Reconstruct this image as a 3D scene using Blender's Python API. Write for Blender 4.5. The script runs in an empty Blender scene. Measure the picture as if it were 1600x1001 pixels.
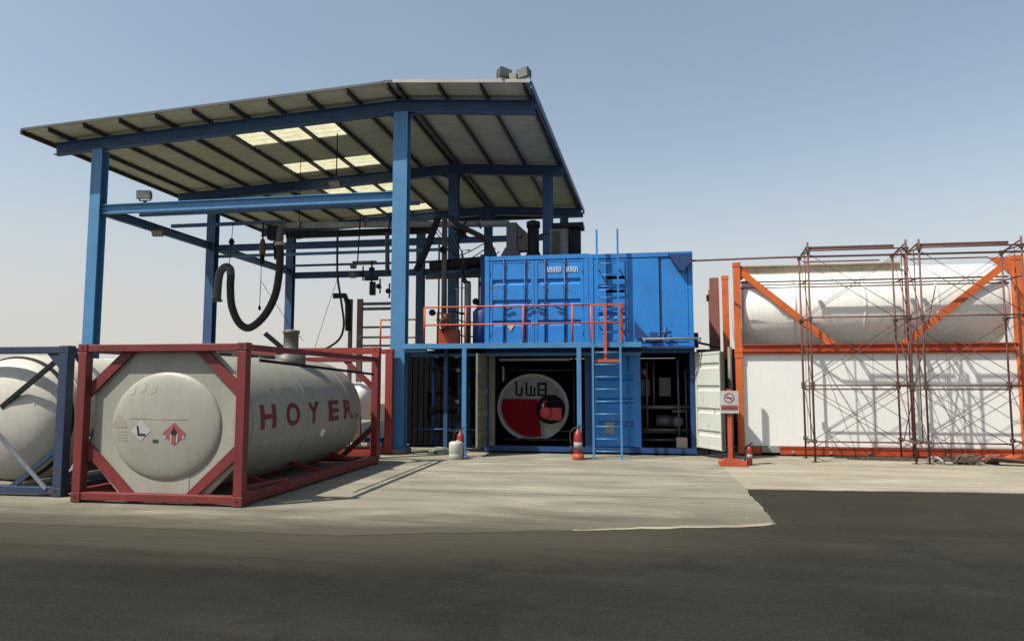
import bpy, bmesh, math, random
from mathutils import Vector, Matrix
random.seed(7)
R = math.radians
scn = bpy.context.scene
col = scn.collection

# ---------------------------------------------------------------- camera, sky, sun, exposure
cam = bpy.data.cameras.new('camera'); co = bpy.data.objects.new('camera', cam); col.objects.link(co)
cam.sensor_width = 36; cam.lens = 36*1105/1600.0
cam.clip_start = 0.1; cam.clip_end = 5000
co.location = (0, 0, 1.86); co.rotation_euler = (R(90+5.02), 0, R(9.5))
scn.camera = co
SUN = Vector((-1.36, -1.06, 2.42)).normalized()
w = bpy.data.worlds.new('World'); scn.world = w; w.use_nodes = True
nt = w.node_tree; nt.nodes.clear()
sky = nt.nodes.new('ShaderNodeTexSky'); sky.sky_type = 'NISHITA'; sky.sun_disc = False
sky.sun_elevation = math.asin(SUN.z); sky.sun_rotation = math.atan2(SUN.x, SUN.y) % (2*math.pi)
sky.altitude = 0; sky.air_density = 1.05; sky.dust_density = 1.3; sky.ozone_density = .9
bg = nt.nodes.new('ShaderNodeBackground'); bg.inputs[1].default_value = 0.11
wo = nt.nodes.new('ShaderNodeOutputWorld')

tcw = nt.nodes.new('ShaderNodeTexCoord'); sxw = nt.nodes.new('ShaderNodeSeparateXYZ'); nt.links.new(tcw.outputs['Generated'], sxw.inputs[0])
mrw = nt.nodes.new('ShaderNodeMapRange'); mrw.interpolation_type = 'SMOOTHSTEP'; mrw.inputs['From Min'].default_value = -.02; mrw.inputs['From Max'].default_value = .36
mrw.inputs['To Min'].default_value = .92; mrw.inputs['To Max'].default_value = .05; nt.links.new(sxw.outputs[2], mrw.inputs['Value'])
mxw = nt.nodes.new('ShaderNodeMix'); mxw.data_type = 'RGBA'; nt.links.new(mrw.outputs[0], mxw.inputs[0]); hsw = nt.nodes.new('ShaderNodeHueSaturation'); hsw.inputs['Saturation'].default_value = .80; hsw.inputs['Hue'].default_value = .488; nt.links.new(sky.outputs[0], hsw.inputs['Color']); nt.links.new(hsw.outputs[0], mxw.inputs[6])
mxw.inputs[7].default_value = (4.45, 4.22, 3.98, 1)      # pale dust low over the horizon
nzw = nt.nodes.new('ShaderNodeTexNoise'); nzw.inputs['Scale'].default_value = 2.2; nzw.inputs['Detail'].default_value = 5; nzw.inputs['Roughness'].default_value = .5
mpw = nt.nodes.new('ShaderNodeMapping'); mpw.inputs['Scale'].default_value = (1, 1, 3.5); nt.links.new(tcw.outputs['Generated'], mpw.inputs['Vector']); nt.links.new(mpw.outputs[0], nzw.inputs['Vector'])
nrw = nt.nodes.new('ShaderNodeMapRange'); nrw.inputs['From Min'].default_value = .3; nrw.inputs['From Max'].default_value = .7; nrw.inputs['To Min'].default_value = 0; nrw.inputs['To Max'].default_value = .10; nt.links.new(nzw.outputs['Fac'], nrw.inputs['Value'])
m2w = nt.nodes.new('ShaderNodeMix'); m2w.data_type = 'RGBA'; nt.links.new(nrw.outputs[0], m2w.inputs[0]); nt.links.new(mxw.outputs[2], m2w.inputs[6]); m2w.inputs[7].default_value = (3.6, 3.7, 3.85, 1)
nt.links.new(m2w.outputs[2], bg.inputs[0]); nt.links.new(bg.outputs[0], wo.inputs[0])
sl = bpy.data.lights.new('sun', 'SUN'); sl.energy = 5.0; sl.angle = R(0.6); sl.color = (1.0, 0.95, 0.86)
so = bpy.data.objects.new('sun', sl); col.objects.link(so)
so.rotation_euler = SUN.to_track_quat('Z', 'Y').to_euler(); so.location = (-20, -20, 40)
scn.view_settings.view_transform = 'Standard'; scn.view_settings.look = 'None'
scn.view_settings.gamma = 1; scn.view_settings.exposure = 0.45

# ---------------------------------------------------------------- materials
def base_mat(name):
    m = bpy.data.materials.new(name); m.use_nodes = True
    t = m.node_tree; b = t.nodes['Principled BSDF']
    return m, t, b
def N(t, kind, **kw):
    n = t.nodes.new(kind)
    for k, v in kw.items():
        if k in n.inputs: n.inputs[k].default_value = v
        else: setattr(n, k, v)
    return n
def pos(t, sx=1, sy=1, sz=1):
    g = N(t, 'ShaderNodeNewGeometry'); mp = N(t, 'ShaderNodeMapping'); mp.inputs['Scale'].default_value = (sx, sy, sz)
    t.links.new(g.outputs['Position'], mp.inputs['Vector']); return mp.outputs['Vector']
def noise(t, vec, scale, detail=5, rough=.6, dist=0.0):
    n = N(t, 'ShaderNodeTexNoise'); n.inputs['Scale'].default_value = scale; n.inputs['Detail'].default_value = detail
    n.inputs['Roughness'].default_value = rough; n.inputs['Distortion'].default_value = dist
    t.links.new(vec, n.inputs['Vector']); return n.outputs['Fac']
def ramp(t, fac, a, b, lo=0.0, hi=1.0):
    n = N(t, 'ShaderNodeMapRange'); n.inputs['From Min'].default_value = a; n.inputs['From Max'].default_value = b
    n.inputs['To Min'].default_value = lo; n.inputs['To Max'].default_value = hi; n.clamp = True
    t.links.new(fac, n.inputs['Value']); return n.outputs['Result']
def mix(t, fac, a, b, mode='MIX'):
    n = N(t, 'ShaderNodeMix', data_type='RGBA', blend_type=mode)
    if isinstance(fac, (int, float)): n.inputs[0].default_value = fac
    else: t.links.new(fac, n.inputs[0])
    for i, c in ((6, a), (7, b)):
        if isinstance(c, (tuple, list)): n.inputs[i].default_value = (*c[:3], 1)
        else: t.links.new(c, n.inputs[i])
    return n.outputs[2]
def mul(t, a, b):
    n = N(t, 'ShaderNodeMath', operation='MULTIPLY')
    for i, c in ((0, a), (1, b)):
        if isinstance(c, (int, float)): n.inputs[i].default_value = c
        else: t.links.new(c, n.inputs[i])
    return n.outputs[0]
def bump(t, b, h, strength=.2, dist=.01):
    n = N(t, 'ShaderNodeBump'); n.inputs['Strength'].default_value = strength; n.inputs['Distance'].default_value = dist
    t.links.new(h, n.inputs['Height']); t.links.new(n.outputs[0], b.inputs['Normal'])
MATS = {}
AL = .53      # overall paint reflectance, scaled down to balance the strong sun and deepen shade
def paint(name, c, rough=.5, dirt=.35, dirtc=(.16, .13, .10), rust=0.0, rustc=(.10, .035, .015), metal=0.0, var=.25, streak=True, dust=.0):
    m, t, b = base_mat(name); c = tuple(x*AL for x in c); dirtc = tuple(x*AL for x in dirtc)
    v = pos(t); big = noise(t, v, 1.3, 6, .65)
    lo = tuple(x*(1-var) for x in c); hi = tuple(min(1, x*(1+var)) for x in c)
    cc = mix(t, ramp(t, big, .3, .7), lo, hi)
    vs = pos(t, 7, 7, .55) if streak else v
    st = noise(t, vs, 1.6, 6, .7)
    cc = mix(t, mul(t, ramp(t, st, .5, .78), dirt), cc, dirtc)
    fine = noise(t, v, 22, 4, .6)
    cc = mix(t, mul(t, ramp(t, fine, .5, .8), dirt*.6), cc, dirtc)
    if rust:
        rn = noise(t, v, 5.5, 8, .72, .4)
        cc = mix(t, mul(t, ramp(t, rn, .62-.12*rust, .68-.08*rust), .85), cc, rustc)
    t.links.new(cc, b.inputs['Base Color']); b.inputs['Metallic'].default_value = metal
    t.links.new(ramp(t, st, .3, .8, rough-.1, min(1, rough+.25)), b.inputs['Roughness'])
    bump(t, b, fine, .12, .004)
    MATS[name] = m; return m
paint('red_frame', (.27, .030, .030), .5, .35, (.13, .05, .04), .35)
paint('rear_red', (.42, .045, .025), .5, .3, (.13, .05, .04), .2)
paint('tank_cream', (.45, .44, .37), .45, .55, (.24, .22, .17), .0, var=.1)
paint('tank_end', (.53, .515, .43), .45, .35, (.30, .27, .20), .0, var=.12)
paint('tank_white', (1.35, 1.33, 1.26), .4, .35, (.35, .31, .25), .0, var=.06)
paint('tank_ivory', (.88, .84, .72), .45, .45, (.5, .44, .34), .0, var=.10)
paint('navy_frame', (.028, .060, .13), .5, .35, (.08, .07, .07), .15)
paint('pale_strap', (.28, .30, .36), .5, .3, (.12, .11, .10))
paint('steel_blue', (.095, .34, .66), .42, .25, (.10, .11, .12), .0, var=.12)
paint('beam_shade_blue', (.035, .125, .31), .5, .3, (.06, .06, .06), .1, var=.2)
paint('container_blue', (.022, .33, .95), .42, .45, (.08, .19, .36), .18, (.12, .06, .03), var=.16)
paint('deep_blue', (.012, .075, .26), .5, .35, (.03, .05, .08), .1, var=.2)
paint('orange_frame', (.95, .20, .04), .5, .35, (.30, .07, .03), .25, (.16, .03, .012))
paint('orange_rail', (.66, .085, .018), .5, .4, (.20, .04, .02), .4, (.10, .02, .01))
paint('handrail_orange', (.75, .13, .05), .5, .3, (.2, .06, .03), .15)
paint('white_panel', (1.30, 1.30, 1.25), .5, .16, (.78, .74, .66), .0, var=.03)
paint('white_door', (.85, .88, .78), .5, .35, (.35, .34, .28), .1, var=.05)
paint('grey_door', (.30, .30, .23), .6, .4, (.05, .05, .04))
paint('scaffold_tube', (.20, .078, .062), .6, .5, (.09, .05, .04), .5, (.12, .05, .035))
paint('plank', (.20, .12, .085), .8, .5, (.08, .06, .05))
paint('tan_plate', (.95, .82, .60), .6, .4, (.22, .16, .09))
paint('roof_under', (.86, .88, .70), .6, .30, (.5, .47, .33), .0, var=.12, streak=False)
paint('roof_trim', (.62, .60, .55), .5, .3, (.3, .28, .25))
paint('purlin_dark', (.085, .085, .08), .6, .3, (.02, .02, .02))
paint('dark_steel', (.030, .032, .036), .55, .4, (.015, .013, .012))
paint('black_rubber', (.014, .014, .016), .6, .3, (.05, .045, .04))
paint('grey_steel', (.19, .18, .165), .5, .45, (.08, .07, .06), metal=.2)
paint('brown_steel', (.15, .10, .07), .6, .45, (.06, .05, .04), .3)
paint('bright_metal', (.55, .56, .58), .3, .2, (.3, .3, .3), metal=.6)
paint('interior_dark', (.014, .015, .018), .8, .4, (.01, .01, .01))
paint('bay_shade', (.006, .007, .009), .95, .2, (.004, .004, .004))  # near-black colour that paints in the deep shade of the bay
paint('boiler_grey', (.24, .25, .25), .4, .35, (.2, .2, .2))
paint('boiler_red', (.26, .004, .010), .85, .2, (.12, .004, .008))
paint('burner_red', (.62, .02, .03), .35, .2, (.2, .01, .01))
paint('fire_red', (.42, .035, .030), .35, .2, (.2, .03, .03))
paint('plastic_white', (.72, .72, .64), .4, .3, (.4, .38, .3))
paint('white_decal', (.78, .79, .78), .5, .25, (.5, .5, .48))
paint('pale_decal', (1.0, 1.15, 1.3), .5, .4, (.35, .55, .9))
paint('red_letter', (.24, .014, .024), .5, .5, (.16, .08, .08))
paint('pink_red', (.50, .12, .13), .5, .4, (.42, .25, .24))
paint('black_print', (.02, .02, .02), .5, .2, (.05, .05, .05))
paint('stain_brown', (.46, .42, .30), .6, .4, (.38, .35, .27))
paint('faint_grey', (.53, .505, .41), .6, .6, (.44, .42, .35))
paint('green_print', (.06, .09, .04), .6, .3, (.2, .2, .15))
paint('block_concrete', (.30, .25, .18), .9, .4, (.16, .13, .10))
paint('box_cream', (.50, .42, .34), .7, .3, (.3, .25, .2))
paint('pale_grey', (.42, .42, .40), .6, .4, (.25, .24, .22))
paint('copper_brown', (.24, .11, .06), .6, .4, (.1, .05, .03))
paint('far_pink', (.45, .16, .12), .6, .3, (.3, .12, .09))
paint('lamp_body', (.10, .105, .11), .5, .3, (.05, .05, .05))
paint('lamp_glass', (.34, .36, .35), .15, .2, (.2, .2, .2))
paint('green_stuff', (.12, .12, .07), .9, .3, (.08, .06, .03))
for k_ in ('bay_shade', 'interior_dark', 'dark_steel', 'boiler_red', 'roof_under'): MATS[k_].node_tree.nodes['Principled BSDF'].inputs['Specular IOR Level'].default_value = .12
def skylight_mat():
    m, t, b = base_mat('skylight')
    v = pos(t); n = noise(t, v, 4, 4)
    c = mix(t, ramp(t, n, .3, .7), (.72, .70, .55), (.86, .84, .70))
    tr = N(t, 'ShaderNodeBsdfTranslucent'); t.links.new(c, tr.inputs['Color'])
    mx = N(t, 'ShaderNodeMixShader'); mx.inputs[0].default_value = .75
    t.links.new(b.outputs[0], mx.inputs[1]); t.links.new(tr.outputs[0], mx.inputs[2]); t.links.new(c, b.inputs['Base Color'])
    t.links.new(mx.outputs[0], t.nodes['Material Output'].inputs[0]); MATS['skylight'] = m
skylight_mat()
def pad_distance(t):
    # metres behind the front line of the pad, for dirt tracked across it
    g = N(t, 'ShaderNodeNewGeometry'); s = N(t, 'ShaderNodeSeparateXYZ'); t.links.new(g.outputs['Position'], s.inputs[0])
    l = N(t, 'ShaderNodeMath', operation='MULTIPLY_ADD'); t.links.new(s.outputs[0], l.inputs[0]); l.inputs[1].default_value = .272; l.inputs[2].default_value = 9.324
    mx = N(t, 'ShaderNodeMath', operation='MAXIMUM'); t.links.new(l.outputs[0], mx.inputs[0]); mx.inputs[1].default_value = 8.36
    d = N(t, 'ShaderNodeMath', operation='SUBTRACT'); t.links.new(s.outputs[1], d.inputs[0]); t.links.new(mx.outputs[0], d.inputs[1])
    return d.outputs[0], s.outputs[0]
def asphalt_mat():
    m, t, b = base_mat('asphalt')
    v = pos(t); vs = pos(t, .10, 1.0, 1)
    big = noise(t, v, .22, 6, .65); streak = noise(t, vs, .9, 7, .68, .35); mid = noise(t, v, 1.7, 7, .72); fine = noise(t, v, 48, 3, .7)
    grain = noise(t, v, 160, 2, .6); patch = noise(t, v, .55, 3, .5, 1.2)
    c = mix(t, ramp(t, big, .35, .65), (.0150, .0142, .0115), (.0260, .0242, .0195))
    c = mix(t, mul(t, ramp(t, streak, .50, .68), .65), c, (.036, .033, .027))
    c = mix(t, mul(t, ramp(t, streak, .46, .34), .5), c, (.0115, .0112, .0100))
    c = mix(t, mul(t, ramp(t, mid, .54, .70), .40), c, (.0095, .0095, .009))
    c = mix(t, mul(t, ramp(t, patch, .60, .63), .35), c, (.010, .010, .0095))
    c = mix(t, mul(t, ramp(t, fine, .56, .74), .6), c, (.060, .056, .046))
    c = mix(t, mul(t, ramp(t, grain, .60, .75), .5), c, (.085, .080, .070))
    c = mix(t, mul(t, ramp(t, fine, .45, .28), .6), c, (.006, .006, .006))
    # hairline cracks
    wv = N(t, 'ShaderNodeVectorMath', operation='MULTIPLY_ADD'); nn = N(t, 'ShaderNodeTexNoise'); nn.inputs['Scale'].default_value = 1.1; nn.inputs['Detail'].default_value = 6; t.links.new(v, nn.inputs['Vector'])
    t.links.new(nn.outputs['Color'], wv.inputs[0]); wv.inputs[1].default_value = (1.6, 1.6, 0); t.links.new(v, wv.inputs[2])
    vo = N(t, 'ShaderNodeTexVoronoi', feature='DISTANCE_TO_EDGE'); vo.inputs['Scale'].default_value = .33; t.links.new(wv.outputs[0], vo.inputs['Vector'])
    ck = ramp(t, vo.outputs['Distance'], .004, .0, 0, 1)
    c = mix(t, mul(t, mul(t, ck, ramp(t, mid, .50, .60)), .35), c, (.004, .004, .004))
    # tan dust blown off the concrete pad onto the asphalt near it
    D, X = pad_distance(t)
    dn = N(t, 'ShaderNodeMath', operation='MULTIPLY_ADD'); t.links.new(streak, dn.inputs[0]); dn.inputs[1].default_value = 2.4; t.links.new(D, dn.inputs[2])
    near = mul(t, ramp(t, dn.outputs[0], -.7, 1.5), ramp(t, X, 0.0, 2.0, 1, .22))
    c = mix(t, mul(t, near, .85), c, (.062, .055, .040))
    t.links.new(c, b.inputs['Base Color']); b.inputs['Roughness'].default_value = 1; b.inputs['Specular IOR Level'].default_value = .08
    hh = N(t, 'ShaderNodeMath', operation='SUBTRACT'); t.links.new(fine, hh.inputs[0]); t.links.new(ck, hh.inputs[1])
    bump(t, b, hh.outputs[0], .5, .012); MATS['asphalt'] = m
asphalt_mat()
def concrete_mat(name, a, c2, dark):
    m, t, b = base_mat(name)
    v = pos(t); vs = pos(t, .30, 1.2, 1)
    big = noise(t, v, .35, 5, .6); streak = noise(t, vs, 1.3, 7, .68, .5); mid = noise(t, v, 2.3, 7, .7); fine = noise(t, v, 40, 4, .7)
    c = mix(t, ramp(t, big, .3, .7), a, c2)
    c = mix(t, mul(t, ramp(t, streak, .48, .66), .62), c, dark)
    c = mix(t, mul(t, ramp(t, streak, .46, .32), .45), c, tuple(min(1, x*1.5) for x in c2))
    c = mix(t, mul(t, ramp(t, mid, .56, .72), .35), c, dark)
    c = mix(t, mul(t, ramp(t, fine, .5, .75), .25), c, tuple(x*.6 for x in dark))
    if name == 'concrete':   # bitumen and tyre dirt tracked over the front of the pad
        D, X = pad_distance(t)
        e = N(t, 'ShaderNodeMath', operation='MULTIPLY_ADD'); t.links.new(streak, e.inputs[0]); e.inputs[1].default_value = -2.6; t.links.new(D, e.inputs[2])
        c = mix(t, mul(t, ramp(t, e.outputs[0], 3.0, -.8, 0, .5), 1.0), c, (.085, .076, .054))
        c = mix(t, mul(t, ramp(t, e.outputs[0], .25, -1.1, 0, 1), ramp(t, X, 1.4, -2.0, .2, 1)), c, (.062, .055, .040))
    t.links.new(c, b.inputs['Base Color']); b.inputs['Roughness'].default_value = .92; b.inputs['Specular IOR Level'].default_value = .2
    bump(t, b, mid, .25, .03); MATS[name] = m
concrete_mat('concrete', (.195, .180, .140), (.265, .244, .192), (.110, .101, .078))
concrete_mat('concrete_pale', (0.2400, 0.2120, 0.1600), (0.2960, 0.2680, 0.2080), (0.1600, 0.1400, 0.1040))
concrete_mat('concrete_dusty', (0.1360, 0.1240, 0.0944), (0.1760, 0.1600, 0.1240), (0.0760, 0.0696, 0.0528))
def plain(name, c, rough=.8):
    m, t, b = base_mat(name); v = pos(t); n = noise(t, v, .05, 5)
    cc = mix(t, n, tuple(x*.7 for x in c), tuple(x*1.3 for x in c)); t.links.new(cc, b.inputs['Base Color']); b.inputs['Roughness'].default_value = rough; MATS[name] = m
plain('desert', (0.2560, 0.2160, 0.1520))

# ---------------------------------------------------------------- mesh helpers
ORI = {}
class MB:
    def __init__(s): s.bm = bmesh.new()
    def box(s, x0, x1, y0, y1, z0, z1):
        if x0 > x1: x0, x1 = x1, x0
        if y0 > y1: y0, y1 = y1, y0
        if z0 > z1: z0, z1 = z1, z0
        v = [s.bm.verts.new((x, y, z)) for z in (z0, z1) for y in (y0, y1) for x in (x0, x1)]
        for f in ((0, 2, 3, 1), (4, 5, 7, 6), (0, 1, 5, 4), (2, 6, 7, 3), (0, 4, 6, 2), (1, 3, 7, 5)): s.bm.faces.new([v[i] for i in f])
        return s
    def bar(s, p, q, w, h, up=(0, 0, 1)):
        p, q = Vector(p), Vector(q); d = (q-p).normalized(); up = Vector(up)
        if abs(d.dot(up)) > .99: up = Vector((0, 1, 0))
        a = d.cross(up).normalized(); b = a.cross(d).normalized()
        v = [s.bm.verts.new(e + a*w/2*i + b*h/2*j) for e in (p, q) for (i, j) in ((-1, -1), (1, -1), (1, 1), (-1, 1))]
        for f in ((0, 3, 2, 1), (4, 5, 6, 7), (0, 1, 5, 4), (1, 2, 6, 5), (2, 3, 7, 6), (3, 0, 4, 7)): s.bm.faces.new([v[i] for i in f])
        return s
    def tube(s, pts, r, seg=10, caps=True):
        pts = [Vector(p) for p in pts]; rs = r if isinstance(r, (list, tuple)) else [r]*len(pts)
        rings = []; prev = None
        for i, p in enumerate(pts):
            d = (pts[min(i+1, len(pts)-1)] - pts[max(i-1, 0)]).normalized()
            if prev is None:
                up = Vector((0, 0, 1)) if abs(d.z) < .9 else Vector((0, 1, 0)); a = d.cross(up).normalized()
            else: a = (prev - d*prev.dot(d)).normalized()
            prev = a; b = d.cross(a)
            rings.append([s.bm.verts.new(p + (a*math.cos(k*2*math.pi/seg) + b*math.sin(k*2*math.pi/seg))*rs[i]) for k in range(seg)])
        for A, B in zip(rings, rings[1:]):
            for k in range(seg):
                f = s.bm.faces.new((A[k], A[(k+1) % seg], B[(k+1) % seg], B[k])); f.smooth = True
        if caps: s.bm.faces.new(rings[0][::-1]); s.bm.faces.new(rings[-1])
        return s
    def prism(s, poly, y0, y1, axis='y'):
        # poly in (x, z) for axis y; (x, y) for axis z; (y, z) for axis x
        def P(a, b, d): return (a, d, b) if axis == 'y' else ((a, b, d) if axis == 'z' else (d, a, b))
        A = [s.bm.verts.new(P(a, b, y0)) for a, b in poly]; B = [s.bm.verts.new(P(a, b, y1)) for a, b in poly]
        n = len(poly); s.bm.faces.new(A); s.bm.faces.new(B[::-1])
        for i in range(n): s.bm.faces.new((A[i], B[i], B[(i+1) % n], A[(i+1) % n]))
        return s
    def lathe(s, c, axis, prof, seg=48, sx=1.0, smooth=True):
        # prof: list of (distance along axis, radius); axis 'x','y','z'; sx scales the first cross direction
        rings = []
        for d, r in prof:
            if r < 1e-6: 
                ring = [s.bm.verts.new(s._p(c, axis, d, 0, 0))]
            else: ring = [s.bm.verts.new(s._p(c, axis, d, r*sx*math.cos(k*2*math.pi/seg), r*math.sin(k*2*math.pi/seg))) for k in range(seg)]
            rings.append(ring)
        for A, B in zip(rings, rings[1:]):
            for k in range(seg):
                k2 = (k+1) % seg
                if len(A) == 1 and len(B) == 1: continue
                if len(A) == 1: f = s.bm.faces.new((A[0], B[k2], B[k]))
                elif len(B) == 1: f = s.bm.faces.new((A[k], A[k2], B[0]))
                else: f = s.bm.faces.new((A[k], A[k2], B[k2], B[k]))
                f.smooth = smooth
        for ring in (rings[0], rings[-1]):
            if len(ring) > 1: s.bm.faces.new(ring)
        return s
    def _p(s, c, axis, d, a, b):
        return {'y': (c[0]+a, c[1]+d, c[2]+b), 'x': (c[0]+d, c[1]+a, c[2]+b), 'z': (c[0]+a, c[1]+b, c[2]+d)}[axis]
    def build(s, name, m, parent=None, bevel=0.0, fix=True):
        if fix: bmesh.ops.recalc_face_normals(s.bm, faces=s.bm.faces)
        par = parent; o = Vector((0, 0, 0))
        while par is not None: o = ORI.get(par.name, o) if par.name in ORI else o; par = par.parent
        if parent is None:
            vs = [v.co for v in s.bm.verts]
            o = Vector(((min(v.x for v in vs)+max(v.x for v in vs))/2, (min(v.y for v in vs)+max(v.y for v in vs))/2, min(v.z for v in vs)))
        me = bpy.data.meshes.new(name)
        bmesh.ops.translate(s.bm, verts=s.bm.verts, vec=-o); s.bm.to_mesh(me); s.bm.free()
        me.materials.append(MATS[m]); ob = bpy.data.objects.new(name, me); col.objects.link(ob)
        if parent is None: ob.location = o
        else: ob.parent = parent
        if bevel:
            bv = ob.modifiers.new('bevel', 'BEVEL'); bv.width = bevel; bv.segments = 2; bv.limit_method = 'ANGLE'
        return ob
def tag(o, label=None, cat=None, group=None, kind=None):
    for k, v in (('label', label), ('category', cat), ('group', group), ('kind', kind)):
        if v: o[k] = v
    return o
def thing(name, label, cat, loc=(0, 0, 0), group=None):
    o = bpy.data.objects.new(name, None); col.objects.link(o); o.location = loc; o.empty_display_size = .3
    ORI[o.name] = Vector(loc); return tag(o, label, cat, group)
def copy_tree(o, parent=None):
    c = o.copy(); col.objects.link(c); c.parent = parent
    for ch in list(o.children): copy_tree(ch, c)
    return c
def dup(o, delta, label, group=None):
    c = copy_tree(o); c.location = Vector(o.location) + Vector(delta); c['label'] = label
    if group: c['group'] = group
    return c
def spline(pts, n=8):
    P = [Vector(p) for p in pts]; P = [2*P[0]-P[1]] + P + [2*P[-1]-P[-2]]; out = []
    for i in range(1, len(P)-2):
        for k in range(n):
            t = k/n; a, b, c, d = P[i-1], P[i], P[i+1], P[i+2]
            out.append(.5*((2*b)+(-a+c)*t+(2*a-5*b+4*c-d)*t*t+(-a+3*b-3*c+d)*t**3))
    out.append(P[-2]); return out
def text_bm(s, size):
    cu = bpy.data.curves.new('txt', 'FONT'); cu.body = s; cu.size = size; cu.extrude = 0; cu.offset = size*.035
    ob = bpy.data.objects.new('txt', cu); col.objects.link(ob); dg = bpy.context.evaluated_depsgraph_get()
    me = bpy.data.meshes.new_from_object(ob.evaluated_get(dg)); bpy.data.objects.remove(ob); bpy.data.curves.remove(cu)
    m = MB(); m.bm.from_mesh(me); bpy.data.meshes.remove(me); return m

# ---------------------------------------------------------------- ground
def flat(name, poly, z, m, thick=0.0, label=None):
    b = MB()
    if thick: b.prism(poly, z-thick, z, 'z')
    else: b.bm.faces.new([b.bm.verts.new((x, y, z)) for x, y in poly])
    o = b.build(name, m); return tag(o, kind='structure')
g = flat('desert_ground', [(-2500, -2500), (2500, -2500), (2500, 2500), (-2500, 2500)], -.03, 'desert')
flat('asphalt_yard', [(-60, -40), (60, -40), (60, 60), (-60, 60)], .004, 'asphalt')
jit = lambda a: a + random.uniform(-.03, .03)
front = []
for i in range(161):
    x = -26 + i*(27.86/160)
    y = max(9.83 + (x-1.86)*.272, 8.36)
    front.append((x, y + random.uniform(-.03, .03)))
front[-1] = (1.80, front[-1][1]+.05)
pad_full = front + [(1.86+.09*k/24+random.uniform(-.022, .022), 9.95+3.1*k/24) for k in range(25)] + [(1.95, 13.06), (1.95, 34), (-26, 34)]
flat('concrete_pad', pad_full, .010, 'concrete', .03)
edge = [(x, y) for x, y in front if x > -.9]
flat('kerb_strip', [(x, y-.03) for x, y in edge] + [(x, y+.10*min(1, (x+.9)/1.5)+random.uniform(-.02, .02)) for x, y in reversed(edge)], .0135, 'concrete_pale', .004)
right = [(1.955, 13.06)] + [(1.955+i*.3, 13.06 + random.uniform(-.03, .03) + .02*min(i, 24)) for i in range(1, 101)]
flat('concrete_apron', right + [(32, 34), (1.955, 34)], .014, 'concrete_pale', .03)
# expansion joints: narrow dark grooves
jb = MB()
for yy in (11.9, 14.6, 16.4): jb.box(-5.2, 1.9, yy-.008, yy+.008, .0105, .0125)
tag(jb.build('pad_joints', 'brown_steel'), kind='structure')
# scattered grit on the pad and the yard
gb = MB()
for _ in range(260):
    x = random.uniform(-5.4, 9); y = random.uniform(9.9, 17.3); r_ = random.uniform(.005, .014)
    if x > 1.9 and y < 13.4: continue
    gb.lathe((x, y, .012), 'z', [(0, r_), (r_*.6, r_*.7), (r_*.9, 0)], 5, random.uniform(.7, 1.5), False)
tag(gb.build('grit', 'pale_grey'), 'small stones and grit scattered over the concrete pad', 'gravel', kind='stuff')

# ---------------------------------------------------------------- steel canopy
XL, XC, XR = -15.4, -6.1, -2.75
Y1, Y2, Y3 = 18.16, 23.97, 30.15
RY0, RY1 = 17.26, 31.0
RX0, RX1 = -17.25, -2.42
def zr(x): return 9.74 - .0565*(XC-x) if x < XC else 9.74 - .072*(x-XC)
can = thing('steel_canopy', 'tall open canopy of blue steel posts under a low pitched metal roof', 'canopy', (XC, Y1, 0))
def hcol(x, y, z0, z1, wd=.34, dp=.30, m='steel_blue'):
    b = MB(); t_ = .022
    b.box(x-wd/2, x+wd/2, y-dp/2, y-dp/2+t_, z0, z1); b.box(x-wd/2, x+wd/2, y+dp/2-t_, y+dp/2, z0, z1)
    b.box(x-.011, x+.011, y-dp/2+t_, y+dp/2-t_, z0, z1)
    o = b.build('column', m, can)
    p = MB(); p.box(x-.27, x+.27, y-.25, y+.25, z0, z0+.03)
    for sx in (-1, 1):
        for sy in (-1, 1): p.tube([(x+sx*.22, y+sy*.2, z0+.03), (x+sx*.22, y+sy*.2, z0+.09)], .018, 6)
    p.build('base_plate', m, o)
    return o
hcol(XC, Y1, .13, zr(XC)-.50, .40, .30); hcol(XL, Y1, .02, zr(XL)-.50, .34)
for y in (Y2, Y3): hcol(XL, y, .02, zr(XL)-.5, m='beam_shade_blue'); hcol(XC, y, .02, zr(XC)-.5, .34, m='beam_shade_blue')  # rear columns take the darker beam blue, painting in the roof's shade
hcol(XR, Y2, .02, zr(XR)-.5, .34, m='beam_shade_blue'); hcol(-9.18, Y3, .02, zr(-9.18)-.5, .34, m='beam_shade_blue'); hcol(XR, Y3, .02, zr(XR)-.5, m='beam_shade_blue')
def ibeam(p, q, h, wd, name='beam', m='beam_shade_blue'):
    b = MB(); p, q = Vector(p), Vector(q); u = Vector((0, 0, h/2-.012))
    b.bar(p+u, q+u, wd, .024); b.bar(p-u, q-u, wd, .024); b.bar(p, q, .014, h-.05)
    return b.build(name, m, can)
for y in (Y1, Y2, Y3):
    h = .36
    zz = lambda x: zr(x) - .12 - h/2 - .012
    ibeam((RX0+.35, y, zz(RX0+.35)), (XC, y, zz(XC)), h, .20, 'rafter', 'beam_shade_blue')
    ibeam((XC, y, zz(XC)), (RX1-.02, y, zz(RX1-.02)), h, .20, 'rafter', 'beam_shade_blue')
    g_ = MB(); g_.prism([(XC-.55, zz(XC)-h/2), (XC+.45, zz(XC)-h/2), (XC+.20, zz(XC)-h/2-.14), (XC-.20, zz(XC)-h/2-.14)], y-.02, y+.02); g_.build('haunch', 'beam_shade_blue', can)
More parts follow.
